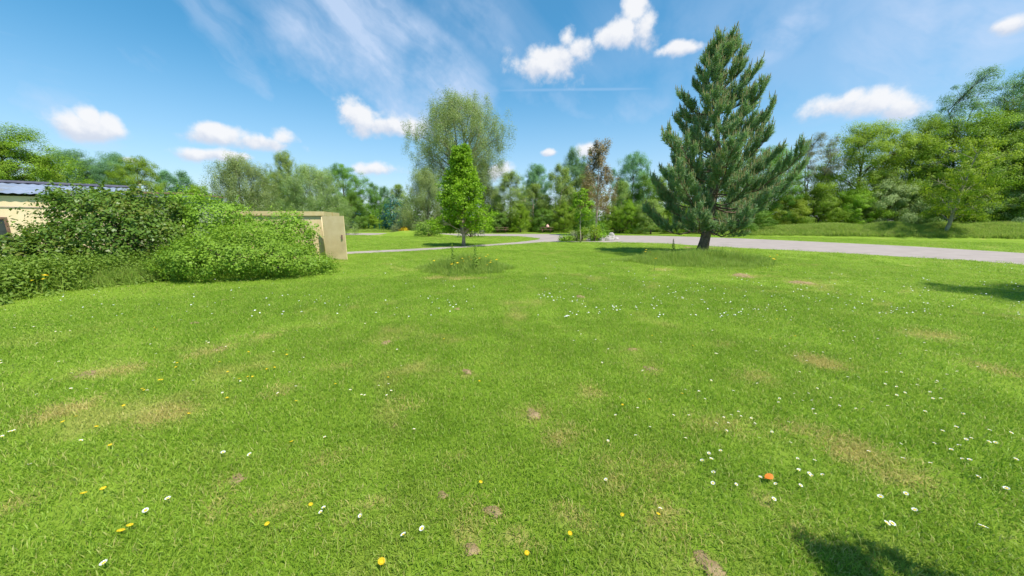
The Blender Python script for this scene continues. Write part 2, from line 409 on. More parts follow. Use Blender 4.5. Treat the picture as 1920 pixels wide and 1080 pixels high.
M['sage'] = noisy_mat('sage_wall', (0.30, 0.33, 0.20), (0.36, 0.39, 0.25), 3.0, 0.85, 0.2, 0.2, 0.01)
M['dark'] = noisy_mat('dark_glazing', (0.02, 0.025, 0.03), (0.04, 0.05, 0.05), 3.0, 0.2, 0.5, 0.0, 0.01)
M['white_paint'] = noisy_mat('weathered_white_paint', (0.62, 0.64, 0.62), (0.75, 0.76, 0.74), 4.0, 0.6, 0.3, 0.1, 0.01)
M['wood'] = noisy_mat('weathered_wood', (0.13, 0.075, 0.05), (0.23, 0.14, 0.095), 9.0, 0.85, 0.2, 0.5, 0.01)
M['stone'] = noisy_mat('grey_stone', (0.30, 0.27, 0.25), (0.48, 0.44, 0.41), 3.5, 0.9, 0.2, 0.8, 0.06, (0.22, 0.22, 0.17))
M['fence'] = noisy_mat('green_fence_paint', (0.02, 0.13, 0.07), (0.03, 0.17, 0.09), 3.0, 0.5, 0.4, 0.0, 0.01)
M['petal'] = noisy_mat('white_petal', (0.68, 0.68, 0.66), (0.78, 0.78, 0.76), 40.0, 0.6, 0.2, 0.0, 0.01)
M['yolk'] = noisy_mat('yellow_floret', (0.62, 0.41, 0.010), (0.70, 0.50, 0.014), 40.0, 0.6, 0.2, 0.0, 0.01)
M['stalk'] = noisy_mat('green_stalk', (0.07, 0.15, 0.02), (0.10, 0.20, 0.03), 9.0, 0.6, 0.2, 0.0, 0.01)
M['orange'] = noisy_mat('orange_leaf', (0.48, 0.12, 0.006), (0.58, 0.18, 0.01), 30.0, 0.6, 0.3, 0.2, 0.005)
M['pink'] = noisy_mat('pale_pink_cloth', (0.70, 0.36, 0.30), (0.78, 0.48, 0.42), 8.0, 0.8, 0.1, 0.2, 0.01)
M['steel'] = noisy_mat('grey_galvanised_steel', (0.25, 0.27, 0.29), (0.33, 0.35, 0.37), 5.0, 0.5, 0.5, 0.0, 0.01)
L = {}
L['oak'] = leaf_mat('leaf_mid_green', (0.0575, 0.1127, 0.0092), (0.1667, 0.2472, 0.0230))
L['deep'] = leaf_mat('leaf_deep_green', (0.0400, 0.0938, 0.0125), (0.1187, 0.2063, 0.0300))
L['teal'] = leaf_mat('leaf_blue_green', (0.0360, 0.0960, 0.0408), (0.1200, 0.2160, 0.0936))
L['bright'] = leaf_mat('leaf_bright_green', (0.050, 0.115, 0.006), (0.170, 0.270, 0.018))
L['lime'] = leaf_mat('leaf_yellow_green', (0.080, 0.135, 0.010), (0.205, 0.275, 0.028))
L['willow'] = leaf_mat('leaf_willow_grey', (0.0874, 0.1366, 0.0448), (0.2184, 0.2800, 0.1064), 0.3)
L['bigwillow'] = leaf_mat('leaf_pale_willow', (0.0896, 0.1400, 0.0448), (0.2296, 0.2968, 0.1176), 0.3)
L['birch'] = leaf_mat('leaf_birch', (0.0725, 0.1250, 0.0250), (0.2063, 0.2750, 0.0688), 0.35)
L['russet'] = leaf_mat('leaf_russet', (0.115, 0.095, 0.040), (0.215, 0.178, 0.085), 0.3, old=(0.36, 0.19, 0.09))
L['maple'] = leaf_mat('leaf_maple', (0.0614, 0.1239, 0.0071), (0.1711, 0.2596, 0.0165), 0.4)
L['bramble'] = leaf_mat('leaf_bramble', (0.0268, 0.0756, 0.0098), (0.1220, 0.2013, 0.0220), 0.3, 0.4, 0.3, old=(0.16, 0.17, 0.03), gain=1.4)
L['fresh'] = leaf_mat('leaf_fresh_shrub', (0.0562, 0.1313, 0.0125), (0.1650, 0.2687, 0.0275), 0.35, 0.5, 0.2)
L['weed'] = leaf_mat('leaf_weed', (0.058, 0.110, 0.016), (0.140, 0.210, 0.032), 0.35)
L['bluespruce'] = leaf_mat('leaf_dark_teal', (0.010, 0.050, 0.045), (0.035, 0.110, 0.085), 0.15)
L['needle'] = leaf_mat('pine_needle', (0.042, 0.092, 0.060), (0.140, 0.205, 0.092), 0.25, 0.5, 0.3, gain=2.3)
L['candle'] = leaf_mat('pine_candle', (0.26, 0.25, 0.11), (0.40, 0.33, 0.15), 0.2, gain=1.0)
L['grey'] = leaf_mat('leaf_grey_shrub', (0.070, 0.085, 0.045), (0.170, 0.180, 0.105), 0.2)

# ------------------------------------------------------------------ ground, roads
def sheet(name, poly, z, mat, kind='structure', parent=None):
    me = bpy.data.meshes.new(name)
    me.from_pydata([(p[0], p[1], z) for p in poly], [], [tuple(range(len(poly)))])
    me.update()
    if me.polygons[0].normal.z < 0: me.flip_normals()
    return tag(link(name, me, parent, (mat,)), kind=kind)
def gpoly(pix): return [tuple(G(x, y).xy) for x, y in pix]

EXT = 900
mb = MB()
xs = np.unique(np.concatenate([np.linspace(-60, 60, 41), [-EXT, -300, -120, 120, 300, EXT]]))
ys = np.unique(np.concatenate([np.linspace(-20, 100, 41), [-EXT, -200, 200, 400, EXT]]))
vs = [(x, y, 0.0) for y in ys for x in xs]; nx = len(xs)
mb.add(vs, [(j * nx + i, j * nx + i + 1, (j + 1) * nx + i + 1, (j + 1) * nx + i) for j in range(len(ys) - 1) for i in range(nx - 1)])
lawn = tag(mb.build('lawn', M['sward']), kind='structure')

def smooth_line(pts, n=10):
    pts = [Vector(p) for p in pts]; o = []
    for i in range(len(pts) - 1):
        p0, p1, p2, p3 = pts[max(i - 1, 0)], pts[i], pts[i + 1], pts[min(i + 2, len(pts) - 1)]
        for k in range(n):
            t = k / n
            o.append(0.5 * ((2 * p1) + (p2 - p0) * t + (2 * p0 - 5 * p1 + 4 * p2 - p3) * t * t + (3 * p1 - p0 - 3 * p2 + p3) * t ** 3))
    return o + [pts[-1]]
def wob(line, amp, seed):
    r = random.Random(seed)
    return [p + Vector((r.uniform(-amp, amp), r.uniform(-amp, amp))) for p in line]
def ribbon(name, near, far, z, mat, seed, amp=0.05):
    """a road between two edges; returns its outline"""
    a = wob(smooth_line([G(*p).xy for p in near]), amp, seed); b = wob(smooth_line([G(*p).xy for p in far]), amp, seed + 1)
    n = max(len(a), len(b))
    def res(l):
        d = [0]
        for i in range(1, len(l)): d.append(d[-1] + (l[i] - l[i - 1]).length)
        return [Vector((np.interp(t, d, [p.x for p in l]), np.interp(t, d, [p.y for p in l]))) for t in np.linspace(0, d[-1], n)]
    a, b = res(a), res(b)
    mb = MB()
    mb.add([(p.x, p.y, z) for p in a] + [(p.x, p.y, z) for p in b], [(i, i + 1, n + i + 1, n + i) for i in range(n - 1)])
    o = mb.mesh(name)
    if o.polygons[0].normal.z < 0: o.flip_normals()
    tag(link(name, o, None, (mat,)), kind='structure')
    return [tuple(p) for p in a] + [tuple(p) for p in reversed(b)]
ROADS = []
# main road: from the right edge to the yard in the middle
ROADS.append(ribbon('road', [(2600, 560), (1920, 496.5), (1700, 482), (1500, 470.5), (1350, 463), (1240, 456.5), (1150, 454.5), (1060, 453.5), (985, 456)],
                    [(2600, 514), (1920, 474.5), (1700, 461.5), (1500, 452), (1370, 446.5), (1240, 442.5), (1165, 441.5), (1090, 440.5), (1035, 440.5)], 0.004, M['road'], 1))
# narrow path running left from the yard, behind the small tree
ROADS.append(ribbon('path', [(560, 482.5), (655, 476.5), (800, 469), (900, 462.5), (1005, 455.4), (1040, 453)],
                    [(560, 478), (655, 472.3), (800, 465.3), (900, 459.3), (965, 454.5), (1012, 449)], 0.008, M['road'], 3, 0.04))
# far arm of the yard, behind the grass tongue
ROADS.append(ribbon('yard', [(560, 440.8), (650, 441), (720, 441.2), (800, 441.6), (900, 442.6), (970, 443.4), (1006, 446.5), (1012, 450)],
                    [(560, 436.8), (650, 437), (720, 437.3), (800, 437.8), (900, 438.4), (970, 438.8), (1045, 439), (1062, 441)], 0.012, M['road'], 5))
from_poly = [np.array(p) for p in ROADS]
def in_poly(X, Y, poly):
    c = np.zeros(len(X), bool); j = len(poly) - 1
    for i in range(len(poly)):
        xi, yi = poly[i]; xj, yj = poly[j]
        c ^= ((yi > Y) != (yj > Y)) & (X < (xj - xi) * (Y - yi) / (yj - yi + 1e-12) + xi)
        j = i
    return c
def on_road(X, Y):
    c = np.zeros(len(X), bool)
    for p in from_poly: c |= in_poly(X, Y, p)
    return c

# low grass mound between the path and the far arm of the yard, and the meadow bank at the right
def mound(name, cx, cy, rx, ry, h, mat, rot=0.0, n=28, m=9):
    mb = MB(); vs = [(0, 0, h)]; fs = []
    for j in range(1, m + 1):
        t = j / m; z = h * 0.5 * (1 + math.cos(math.pi * t)) - (0.02 if j == m else 0)
        for i in range(n):
            a = 2 * math.pi * i / n; k = 1 + 0.06 * math.sin(3 * a + 1) + 0.05 * math.sin(5 * a)
            vs.append((rx * t * k * math.cos(a), ry * t * k * math.sin(a), z * (1 + 0.06 * math.sin(4 * a + j))))
    fs += [(0, 1 + i, 1 + (i + 1) % n) for i in range(n)]
    for j in range(m - 1):
        for i in range(n):
            a = 1 + j * n + i; b = 1 + j * n + (i + 1) % n
            fs.append((a, a + n, b + n, b))
    mb.add(vs, fs, True)
    o = mb.build(name, mat); o.location = (cx, cy, 0); o.rotation_euler.z = rot
    return tag(o, kind='structure')
mo = P(775, 434, 41)
mound('grass_mound', mo.x, 39.5, 5.2, 3.0, 0.55, M['sward'])
mo2 = P(690, 426, 62)
mound('grass_slope', mo2.x - 3, 66, 12, 6, 0.75, M['sward'])
# meadow bank at the right: a long low ridge following the road
bank_axis = smooth_line([G(1330, 440.5).xy, G(1480, 443).xy, G(1640, 445.5).xy, G(1780, 447.5).xy, G(1920, 449.5).xy, G(2150, 455).xy, G(2600, 467).xy], 12)
BANK_W, BANK_H = 4.2, 1.1
mb = MB(); rows = []
nb = len(bank_axis)
for i, p in enumerate(bank_axis):
    t = (bank_axis[min(i + 1, nb - 1)] - bank_axis[max(i - 1, 0)]).normalized(); q = Vector((-t.y, t.x))
    if q.y < 0: q = -q
    hh = BANK_H * (min(1, i / 16.0) ** 0.8) * (1 + 0.12 * math.sin(i * 0.7))
    for k in range(-6, 7):
        s = k / 6
        z = hh * 0.5 * (1 + math.cos(math.pi * s)) if s < 0 else hh * (0.75 + 0.25 * math.cos(math.pi * s))
        if k == -6: z = -0.02
        rows.append((p.x + q.x * s * BANK_W + q.x * 2.6, p.y + q.y * s * BANK_W + q.y * 2.6, z))
mb.add(rows, [(i * 13 + k, (i + 1) * 13 + k, (i + 1) * 13 + k + 1, i * 13 + k + 1) for i in range(nb - 1) for k in range(12)], True)
bank = tag(mb.build('meadow_bank', M['sward']), kind='structure')
BANK_PTS = np.array(rows).reshape(nb, 13, 3)

# bare soil scrapes in the lawn (pieces of the lawn)
SOIL = [(1088, 557, 15, .03), (857, 580, 11, .02), (724, 644, 15, .03), (877, 699, 17, .03), (1184, 656, 14, .02), (1000, 778, 26, .02),
        (1049, 830, 10, .01), (365, 606, 11, .02), (1391, 517, 23, .04), (1502, 530.5, 19, .04), (925, 960, 26, .02), (445, 900, 24, .015),
        (160, 704, 30, .015), (412, 655, 22, .01), (1218, 692, 22, .01), (1290, 464.5, 10, .04), (1333, 465.5, 9, .04), (420, 563, 7, .02), (830, 930, 18, .015),
        (741, 800, 10, .01), (1330, 1062, 40, .01), (885, 1030, 24, .01)]
SOILXY = []
for i, (px, py, hw, hh) in enumerate(SOIL):
    c = G(px, py); r0 = hw / F * fwd(c) * (.8 if py < 545 else .62)
    mb = MB(); r = random.Random(i); n = 18; vs = [(0, 0, hh * 0.9)]; fs = []
    ry = r0 * r.uniform(0.7, 1.1) * (1.6 if py < 545 else 1.0)
    ph = r.uniform(0, 6)
    for j, t in enumerate((0.35, 0.7, 1.0)):
        for k in range(n):
            a = 2 * math.pi * k / n; q = t * (1 + 0.25 * math.sin(2 * a + ph) + .18 * math.sin(3 * a + ph * 2) + r.uniform(-.2, .2))
            vs.append((r0 * q * math.cos(a), ry * q * math.sin(a), 0.002 if j == 2 else hh * (1 - t * .7) * r.uniform(.5, 1.3) + .006))
    fs += [(0, 1 + k, 1 + (k + 1) % n) for k in range(n)]
    for j in range(2):
        fs += [(1 + j * n + k, 1 + (j + 1) * n + k, 1 + (j + 1) * n + (k + 1) % n, 1 + j * n + (k + 1) % n) for k in range(n)]
    mb.add(vs, fs, True)
    o = mb.build('soil_patch', M['soil'], lawn); o.location = (c.x, c.y, 0.003)
    SOILXY.append((c.x, c.y, r0, ry))

# ------------------------------------------------------------------ grass (blades scattered by geometry nodes)
def tuft_mesh(name, n, spread, hmin, hmax, width, lean, seed):
    r = np.random.default_rng(seed)
    base = r.normal(size=(n, 2)) * spread
    ang = r.uniform(0, 2 * np.pi, n); h = r.uniform(hmin, hmax, n); w = width * r.uniform(.6, 1.3, n)
    ln = r.uniform(0.1, 1.0, n) * lean * h
    fa = r.uniform(0, 2 * np.pi, n)
    d = np.stack([np.cos(ang), np.sin(ang)], 1); s = np.stack([np.cos(fa), np.sin(fa)], 1)
    V = np.zeros((n, 5, 3))
    for k, (t, ww) in enumerate(((0, .8), (0, -.8), (.55, 1), (.55, -1))):
        V[:, k, :2] = base + d * (ln * t * t * 0.9)[:, None] + s * (w * ww * .5)[:, None]
        V[:, k, 2] = h * t
    V[:, 4, :2] = base + d * ln[:, None]; V[:, 4, 2] = h * np.sqrt(np.maximum(0.15, 1 - (ln / h) ** 2 * .5))
    tri = np.array([[0, 1, 3], [0, 3, 2], [2, 3, 4]])
    Fc = (np.arange(n)[:, None, None] * 5 + tri[None]).reshape(-1, 3)
    return mesh_np(name, V.reshape(-1, 3), Fc, 3, np.repeat(r.uniform(size=n), 3))
def scatter(name, pts, scl, idx, protos, mat, label, cat):
    me = bpy.data.meshes.new(name)
    me.vertices.add(len(pts)); me.vertices.foreach_set('co', np.asarray(pts, np.float32).ravel())
    a = me.attributes.new('rot', 'FLOAT_VECTOR', 'POINT')
    rot = np.zeros((len(pts), 3), np.float32); rot[:, 2] = rng.uniform(0, 6.283, len(pts)); rot[:, :2] = rng.normal(size=(len(pts), 2)) * 0.08
    a.data.foreach_set('vector', rot.ravel())
    a = me.attributes.new('scl', 'FLOAT_VECTOR', 'POINT'); a.data.foreach_set('vector', np.asarray(scl, np.float32).ravel())
    a = me.attributes.new('idx', 'INT', 'POINT'); a.data.foreach_set('value', np.asarray(idx, np.int32))
    a = me.attributes.new('straw', 'FLOAT', 'POINT'); P_ = np.asarray(pts)
    a.data.foreach_set('value', straw_at(P_[:, 0], P_[:, 1]).astype(np.float32))
    o = link(name, me)
    ng = bpy.data.node_groups.new(name, 'GeometryNodeTree')
    ng.interface.new_socket('Geometry', in_out='INPUT', socket_type='NodeSocketGeometry')
    ng.interface.new_socket('Geometry', in_out='OUTPUT', socket_type='NodeSocketGeometry')
    gi = ng.nodes.new('NodeGroupInput'); g_o = ng.nodes.new('NodeGroupOutput')
    iop = ng.nodes.new('GeometryNodeInstanceOnPoints')
    g2i = ng.nodes.new('GeometryNodeGeometryToInstance')
    for pm in protos:
        pm.materials.append(mat)
        po = bpy.data.objects.new(pm.name, pm)          # kept out of the scene: only the scatter shows it
        oi = ng.nodes.new('GeometryNodeObjectInfo'); oi.inputs['Object'].default_value = po
        ng.links.new(oi.outputs['Geometry'], g2i.inputs[0])
    def attr(nm, typ):
        nd = ng.nodes.new('GeometryNodeInputNamedAttribute'); nd.data_type = typ; nd.inputs[0].default_value = nm
        return nd.outputs[0]
    ng.links.new(gi.outputs[0], iop.inputs['Points']); ng.links.new(g2i.outputs[0], iop.inputs['Instance'])
    iop.inputs['Pick Instance'].default_value = True
    ng.links.new(attr('idx', 'INT'), iop.inputs['Instance Index'])
    ng.links.new(attr('rot', 'FLOAT_VECTOR'), iop.inputs['Rotation']); ng.links.new(attr('scl', 'FLOAT_VECTOR'), iop.inputs['Scale'])
    ng.links.new(iop.outputs[0], g_o.inputs[0])
    md = o.modifiers.new('scatter', 'NODES'); md.node_group = ng
    return tag(o, label, cat, kind='stuff')

def fan(r0, r1, per_m2, half=math.radians(66)):
    n = int((r1 * r1 - r0 * r0) * half * per_m2)
    r = np.sqrt(rng.uniform(r0 * r0, r1 * r1, n)); a = rng.uniform(-half, half, n)
    return r * np.sin(a), r * np.cos(a)
def lumps(X, Y, f=1.0):
    return (np.sin(X * 1.9 * f + 2.0 * np.sin(Y * 1.1 * f)) + np.sin(Y * 2.3 * f + 1.7 * np.sin(X * 1.3 * f + 1))) * 0.25 + 0.5
allx, ally, alls = [], [], []
for r0, r1, dn, s in ((0.7, 3.0, 340, 0.95), (3.0, 6.0, 200, 1.1), (6.0, 11.0, 95, 1.4), (11.0, 20.0, 38, 1.8), (20.0, 46.0, 9, 2.6)):
    X, Y = fan(r0, r1, dn)
    allx.append(X); ally.append(Y); alls.append(np.full(len(X), s))
X, Y, Sg = np.concatenate(allx), np.concatenate(ally), np.concatenate(alls)
keep = ~on_road(X, Y)
for sx, sy, rx, ry in SOILXY: keep &= (((X - sx) / (rx * .95)) ** 2 + ((Y - sy) / (ry * .95)) ** 2 > rng.uniform(-.2, 1.6, len(X)))
X, Y, Sg = X[keep], Y[keep], Sg[keep]
hl = (0.62 + 0.20 * lumps(X, Y, 1.3) + rng.uniform(-.12, .22, len(X))) * np.where(Sg > 1.7, .62, np.where(Sg > 1.2, .85, 1.0))
scatter('mown_grass', np.stack([X, Y, np.zeros(len(X))], 1), np.stack([Sg, Sg, Sg * hl], 1), rng.integers(0, 4, len(X)),
        [tuft_mesh('grass_tuft', 40, 0.075, 0.022, 0.060, 0.0050, 1.25, 100 + k) for k in range(4)], M['blade'],
        'short mown grass of the wide open lawn', 'grass')

def disc(cx, cy, rx, ry, n):
    a = rng.uniform(0, 6.283, n); r = np.sqrt(rng.uniform(0, 1, n)) * (1 + 0.12 * np.sin(3 * a) + .07 * np.sin(7 * a))
    return cx + rx * r * np.cos(a), cy + ry * r * np.sin(a), r
def tall_tufts(seed): return [tuft_mesh('tall_tuft', 26, 0.07, 0.16, 0.46, 0.008, 0.75, seed + k) for k in range(3)]
# unmown rings
ring_a = G(872, 505); ring_b = G(1312, 490)
X, Y, R = disc(ring_a.x, ring_a.y, 1.45, 1.35, 1300)
X2, Y2, R2 = disc(ring_b.x - 0.1, ring_b.y - 0.1, 2.9, 2.1, 2200)
R = R * 1.0; X = ring_a.x + (X - ring_a.x) * 1.15; X2 = ring_b.x + (X2 - ring_b.x) * 1.12
XX, YY = np.concatenate([X, X2]), np.concatenate([Y, Y2]); RR = np.concatenate([R, R2])
sc_ = np.where(np.arange(len(XX)) < len(X), 1.35, 1.4) * np.maximum(.18, 1.0 - .75 * RR ** 1.5) * rng.uniform(.4, 1.2, len(XX)) * (.7 + .6 * lumps(XX, YY, 1.6))
scatter('unmown_grass', np.stack([XX, YY, 0 * XX], 1), np.stack([sc_ * .5 + .55, sc_ * .5 + .55, sc_], 1), rng.integers(0, 3, len(XX)),
        tall_tufts(300), M['tall'], 'tall unmown grass round the pine and in the flowery ring', 'grass')
# meadow on the bank
ii = rng.uniform(0, nb - 1.001, 15000); kk = rng.uniform(1.2, 12, 15000)
i0, k0 = ii.astype(int), np.minimum(kk.astype(int), 11)
fi, fk = (ii - i0)[:, None], (kk - k0)[:, None]
B = BANK_PTS
pos = B[i0, k0] * (1 - fi) * (1 - fk) + B[i0 + 1, k0] * fi * (1 - fk) + B[i0, k0 + 1] * (1 - fi) * fk + B[i0 + 1, k0 + 1] * fi * fk
sc_ = rng.uniform(.6, 1.2, len(pos)) * (0.7 + .6 * lumps(pos[:, 0], pos[:, 1], .5))
scatter('meadow_grass', pos, np.stack([sc_ * 1.7, sc_ * 1.7, sc_ * .95], 1), rng.integers(0, 3, len(pos)), tall_tufts(400), M['tall'],
        'tall meadow grass on the bank below the wood at right', 'grass')
# rough fringe under the far tree line
X = rng.uniform(-46, 32, 5200); Y = rng.uniform(52, 62, 5200)
keep = ~on_road(X, Y); X, Y = X[keep], Y[keep]
sc_ = rng.uniform(.5, 1.1, len(X)) * 1.1
scatter('rough_grass', np.stack([X, Y, 0 * X], 1), np.stack([sc_ * 2.5, sc_ * 2.5, sc_], 1), rng.integers(0, 3, len(X)), tall_tufts(500), M['tall'],
        'rough grass fringe at the foot of the far trees', 'grass')

# ------------------------------------------------------------------ trees
def bend(a, b, sag, r, n=5):
    """a slightly crooked line from a to b that starts steeper"""
    a, b = Vector(a), Vector(b); o = []
    ln = (b - a).length
    for k in range(n + 1):
        t = k / n
        p = a.lerp(b, t); p.z += sag * ln * math.sin(math.pi * t) * .5
        if 0 < k < n: p += Vector((r.uniform(-1, 1), r.uniform(-1, 1), r.uniform(-1, 1))) * ln * .035
        o.append(p)
    return o
def make_tree(seed, H, R, cb, n_lobes, n_clump, per, clump_r, leaf, profile, trunk_r, aspect=.55, stretch=(1, 1, .75), droop=0.0, fork=0.0,
              lean=(0, 0), twigs=1.0, shell=.45, stems=1, min_z=0.15, bias=.74):
    """crown bottom cb, profile(t) the crown's half width at t (0 bottom..1 top) as a share of R; returns trunk mesh, crown mesh"""
    r = random.Random(seed); g = np.random.default_rng(seed)
    tb = MB()
    top = Vector((lean[0], lean[1], cb + (H - cb) * .82))
    axes = []
    for s in range(stems):
        a = 2 * math.pi * s / max(stems, 1) + r.uniform(0, 1)
        off = Vector((math.cos(a), math.sin(a), 0)) * (fork * R if stems > 1 else 0)
        tip = top + off * 1.0 + Vector((r.uniform(-.3, .3), r.uniform(-.3, .3), r.uniform(-.12, 0) * H * (stems > 1)))
        pts = [Vector((0, 0, -.1)).lerp(tip, 0) + (off * .12 if stems > 1 else Vector())]
        pts[0].z = -.1
        nseg = 9
        for k in range(1, nseg + 1):
            t = k / nseg
            p = Vector((0, 0, 0)).lerp(tip, t)
            p.x += -off.x * (1 - t) * t * .6; p.y += -off.y * (1 - t) * t * .6
            p += Vector((r.uniform(-1, 1), r.uniform(-1, 1), 0)) * H * .008
            pts.append(p)
        rr = trunk_r * (1 if stems == 1 else .62)
        tb.tube(pts, [rr * 1.35] + [rr * (1 - .86 * (k / nseg)) for k in range(1, nseg + 1)], 8)
        axes.append(pts)
    lob = []
    for i in range(n_lobes):
        t = (i + r.uniform(.2, .8)) / n_lobes
        a = i * 2.399 + r.uniform(-.5, .5)
        rad = R * profile(t) * r.uniform(.45, .92)
        z = cb + (H - cb) * t
        f = z / H
        lob.append(Vector((lean[0] * f + rad * math.cos(a), lean[1] * f + rad * math.sin(a), z)))
    cents = []
    for i, c in enumerate(lob):
        ax = min(axes, key=lambda q: min((p - c).length for p in q))
        zz = max(min_z * H if stems > 1 else cb * .75, c.z - (c.xy - Vector((lean[0] * c.z / H, lean[1] * c.z / H))).length * r.uniform(.5, 1.0))
        zz = min(zz, ax[-1].z)
        src = next((ax[k].lerp(ax[k + 1], (zz - ax[k].z) / max(1e-6, ax[k + 1].z - ax[k].z)) for k in range(len(ax) - 1) if ax[k].z <= zz <= ax[k + 1].z), ax[-1])
        line = bend(src, c, .12, r)
        w = trunk_r * .34 * (1 - .6 * c.z / H)
        tb.tube(line, [w * (1 - .8 * k / 5) + .008 for k in range(6)], 5, False)
        lr = R * .42 * (0.55 + .6 * profile(min(1, max(0, (c.z - cb) / (H - cb)))))
        for k in range(n_clump):
            d = Vector((r.gauss(0, 1), r.gauss(0, 1), r.gauss(0, 1)))
            d = d.normalized() * (r.random() ** shell) * lr
            d.z *= .8
            q = c + d
            if q.z < cb * .9: q.z = cb * .9 + r.uniform(0, .05) * H
            cents.append(q)
            if r.random() < twigs:
                tb.tube(bend(line[r.choice((3, 4, 5))], q, .05, r, 2), [w * .28 + .006, w * .18 + .005, .005], 3, False)
    C = np.array([tuple(c) for c in cents])
    n = len(C) * per
    Cr = np.repeat(C, per, 0)
    off = unit(g.normal(size=(n, 3))) * (g.uniform(size=(n, 1)) ** .45) * clump_r * 1.5 * np.array(stretch) * np.repeat(g.uniform(.6, 1.3, len(C)), per)[:, None]
    if droop: off[:, 2] -= np.abs(g.normal(size=n)) * droop
    Q = Cr + off
    Q[:, 2] = np.maximum(Q[:, 2], min_z)
    axis = np.array([[lean[0] * .5, lean[1] * .5, cb + (H - cb) * .45]])
    bi = unit(unit(Q - axis) * .8 + unit(off) * .9 + np.array([[0, 0, .5]]))
    V, Fc = leaves(Q, leaf * g.uniform(.6, 1.3, n), aspect, bi, bias, r=g)
    rc = np.repeat(g.uniform(size=len(C)), per) * .7 + g.uniform(size=n) * .3
    return tb.mesh('trunk'), mesh_np('crown', V, Fc, 4, rc)

rnd_prof = lambda t: (math.sin(math.pi * min(1, .12 + .88 * t)) ** .6) if t < .5 else math.cos((t - .5) * math.pi * .86) ** .75
ovate = lambda t: (.55 + 1.5 * t if t < .3 else (1 - (t - .3) / .72) ** .8 if t < 1 else .1)
vase = lambda t: .45 + 1.1 * t if t < .5 else max(.12, 1 - ((t - .5) / .55) ** 2.4)
tall_ = lambda t: (.5 + 1.6 * t if t < .3 else max(.12, 1 - ((t - .3) / .75) ** 1.5))
dome = lambda t: max(.1, (1 - t ** 2.2) ** .6)

PROTO = {}
def proto(key, H, R, *a, **k):
    PROTO[key] = (H, R) + make_tree(*a, H=H, R=R, **k)
for i in range(3):
    proto('broad%d' % i, 10, 4.0, 11 + i, cb=1.6, n_lobes=24, n_clump=15, per=270, clump_r=.46, leaf=.10, profile=rnd_prof, trunk_r=.22, twigs=.5)
for i in range(2):
    proto('will%d' % i, 9, 4.4, 31 + i, cb=.7, n_lobes=30, n_clump=17, per=200, clump_r=.48, leaf=.14, profile=dome, trunk_r=.28, aspect=.28, stretch=(.8, .8, 1.1), droop=.45, twigs=.2, stems=3, fork=.3, bias=.6)
for i in range(3):
    proto('birch%d' % i, 11, 2.7, 41 + i, cb=1.6, n_lobes=20, n_clump=12, per=150, clump_r=.46, leaf=.12, profile=tall_, trunk_r=.13, stretch=(.8, .8, 1.1), droop=.35, twigs=.8)
for i in range(3):
    proto('hedge%d' % i, 5, 3.0, 51 + i, cb=.35, n_lobes=16, n_clump=13, per=210, clump_r=.34, leaf=.095, profile=dome, trunk_r=.10, twigs=.2, stems=3, fork=.3)
proto('feather', 12, 4.2, 61, cb=3.0, n_lobes=26, n_clump=11, per=180, clump_r=.36, leaf=.11, profile=vase, trunk_r=.24, aspect=.35, twigs=1.0, stems=3, fork=.45)

def place_mesh_tree(name, parts, loc, rz, scale, label, cat, group, leafm, barkm, crown_name='crown', trunk_name='trunk'):
    e = empty(name, loc, rz, scale)
    tag(e, label, cat, group)
    for nm, me, mt in ((trunk_name, parts[0], barkm), (crown_name, parts[1], leafm)):
        o = bpy.data.objects.new(nm, me); COL.objects.link(o); o.parent = e
        if not me.materials: me.materials.append(mt)
        o.material_slots[0].link = 'OBJECT'; o.material_slots[0].material = mt
    return e
def tree_at(key, name, px, py_top, hw, Y, leafm, barkm, label, group, cat='tree', rz=None, base=430):
    H, R, tm_, cm_ = PROTO[key]
    top = P(px, py_top, Y); mid = P(px, .45 * py_top + .55 * base, Y)
    wd = hw / F * fwd(mid)
    return place_mesh_tree(name, (tm_, cm_), (mid.x, Y, 0), random.uniform(0, 6.28) if rz is None else rz, (wd / R, wd / R, top.z / H * 1.0), label, cat, group, L[leafm], M[barkm])

G_L, G_M, G_R = 'trees behind the sheds at left', 'far trees across the middle', 'trees of the wood at right'
# left background
tree_at('broad0', 'broadleaf_tree', 25, 248, 95, 33, 'oak', 'bark', 'big dark green tree above the blue shed roof at the left edge', G_L)
tree_at('broad2', 'broadleaf_tree', -120, 215, 110, 30, 'oak', 'bark', 'large tree mostly cut off by the left edge of the photo', G_L)
tree_at('birch1', 'broadleaf_tree', 95, 292, 45, 42, 'lime', 'bark', 'yellowish green tree just right of the big dark tree above the shed', G_L)
tree_at('broad1', 'broadleaf_tree', 150, 290, 50, 52, 'teal', 'bark', 'blue green round tree standing behind the shed ridge end', G_L)
tree_at('broad0', 'broadleaf_tree', 215, 294, 52, 56, 'teal', 'bark', 'blue green tree in the gap between shed roof and small cloud', G_L)
tree_at('broad2', 'broadleaf_tree', 268, 302, 42, 50, 'oak', 'bark', 'mid green tree behind the rusty flat roof of the sheds', G_L)
tree_at('birch0', 'broadleaf_tree', 318, 320, 30, 80, 'teal', 'bark', 'small far blue green tree left of the twin far tree', G_L)
tree_at('birch2', 'broadleaf_tree', 350, 324, 30, 84, 'teal', 'bark', 'small far blue green tree between its twin and the willow', G_L)
tree_at('hedge1', 'broadleaf_tree', 375, 352, 40, 60, 'oak', 'bark', 'low green tree at the left foot of the broad willow', G_L)
tree_at('will0', 'willow_tree', 455, 300, 66, 44, 'willow', 'bark_will', 'broad grey green willow above the left end of the flat concrete roof', 'round willows behind the concrete hut')
tree_at('broad1', 'broadleaf_tree', 540, 292, 30, 62, 'birch', 'bark', 'light green tall tree between the two round willows', G_L)
tree_at('broad0', 'broadleaf_tree', 512, 330, 30, 66, 'birch', 'bark', 'pale green tree half hidden behind the left round willow', G_L)
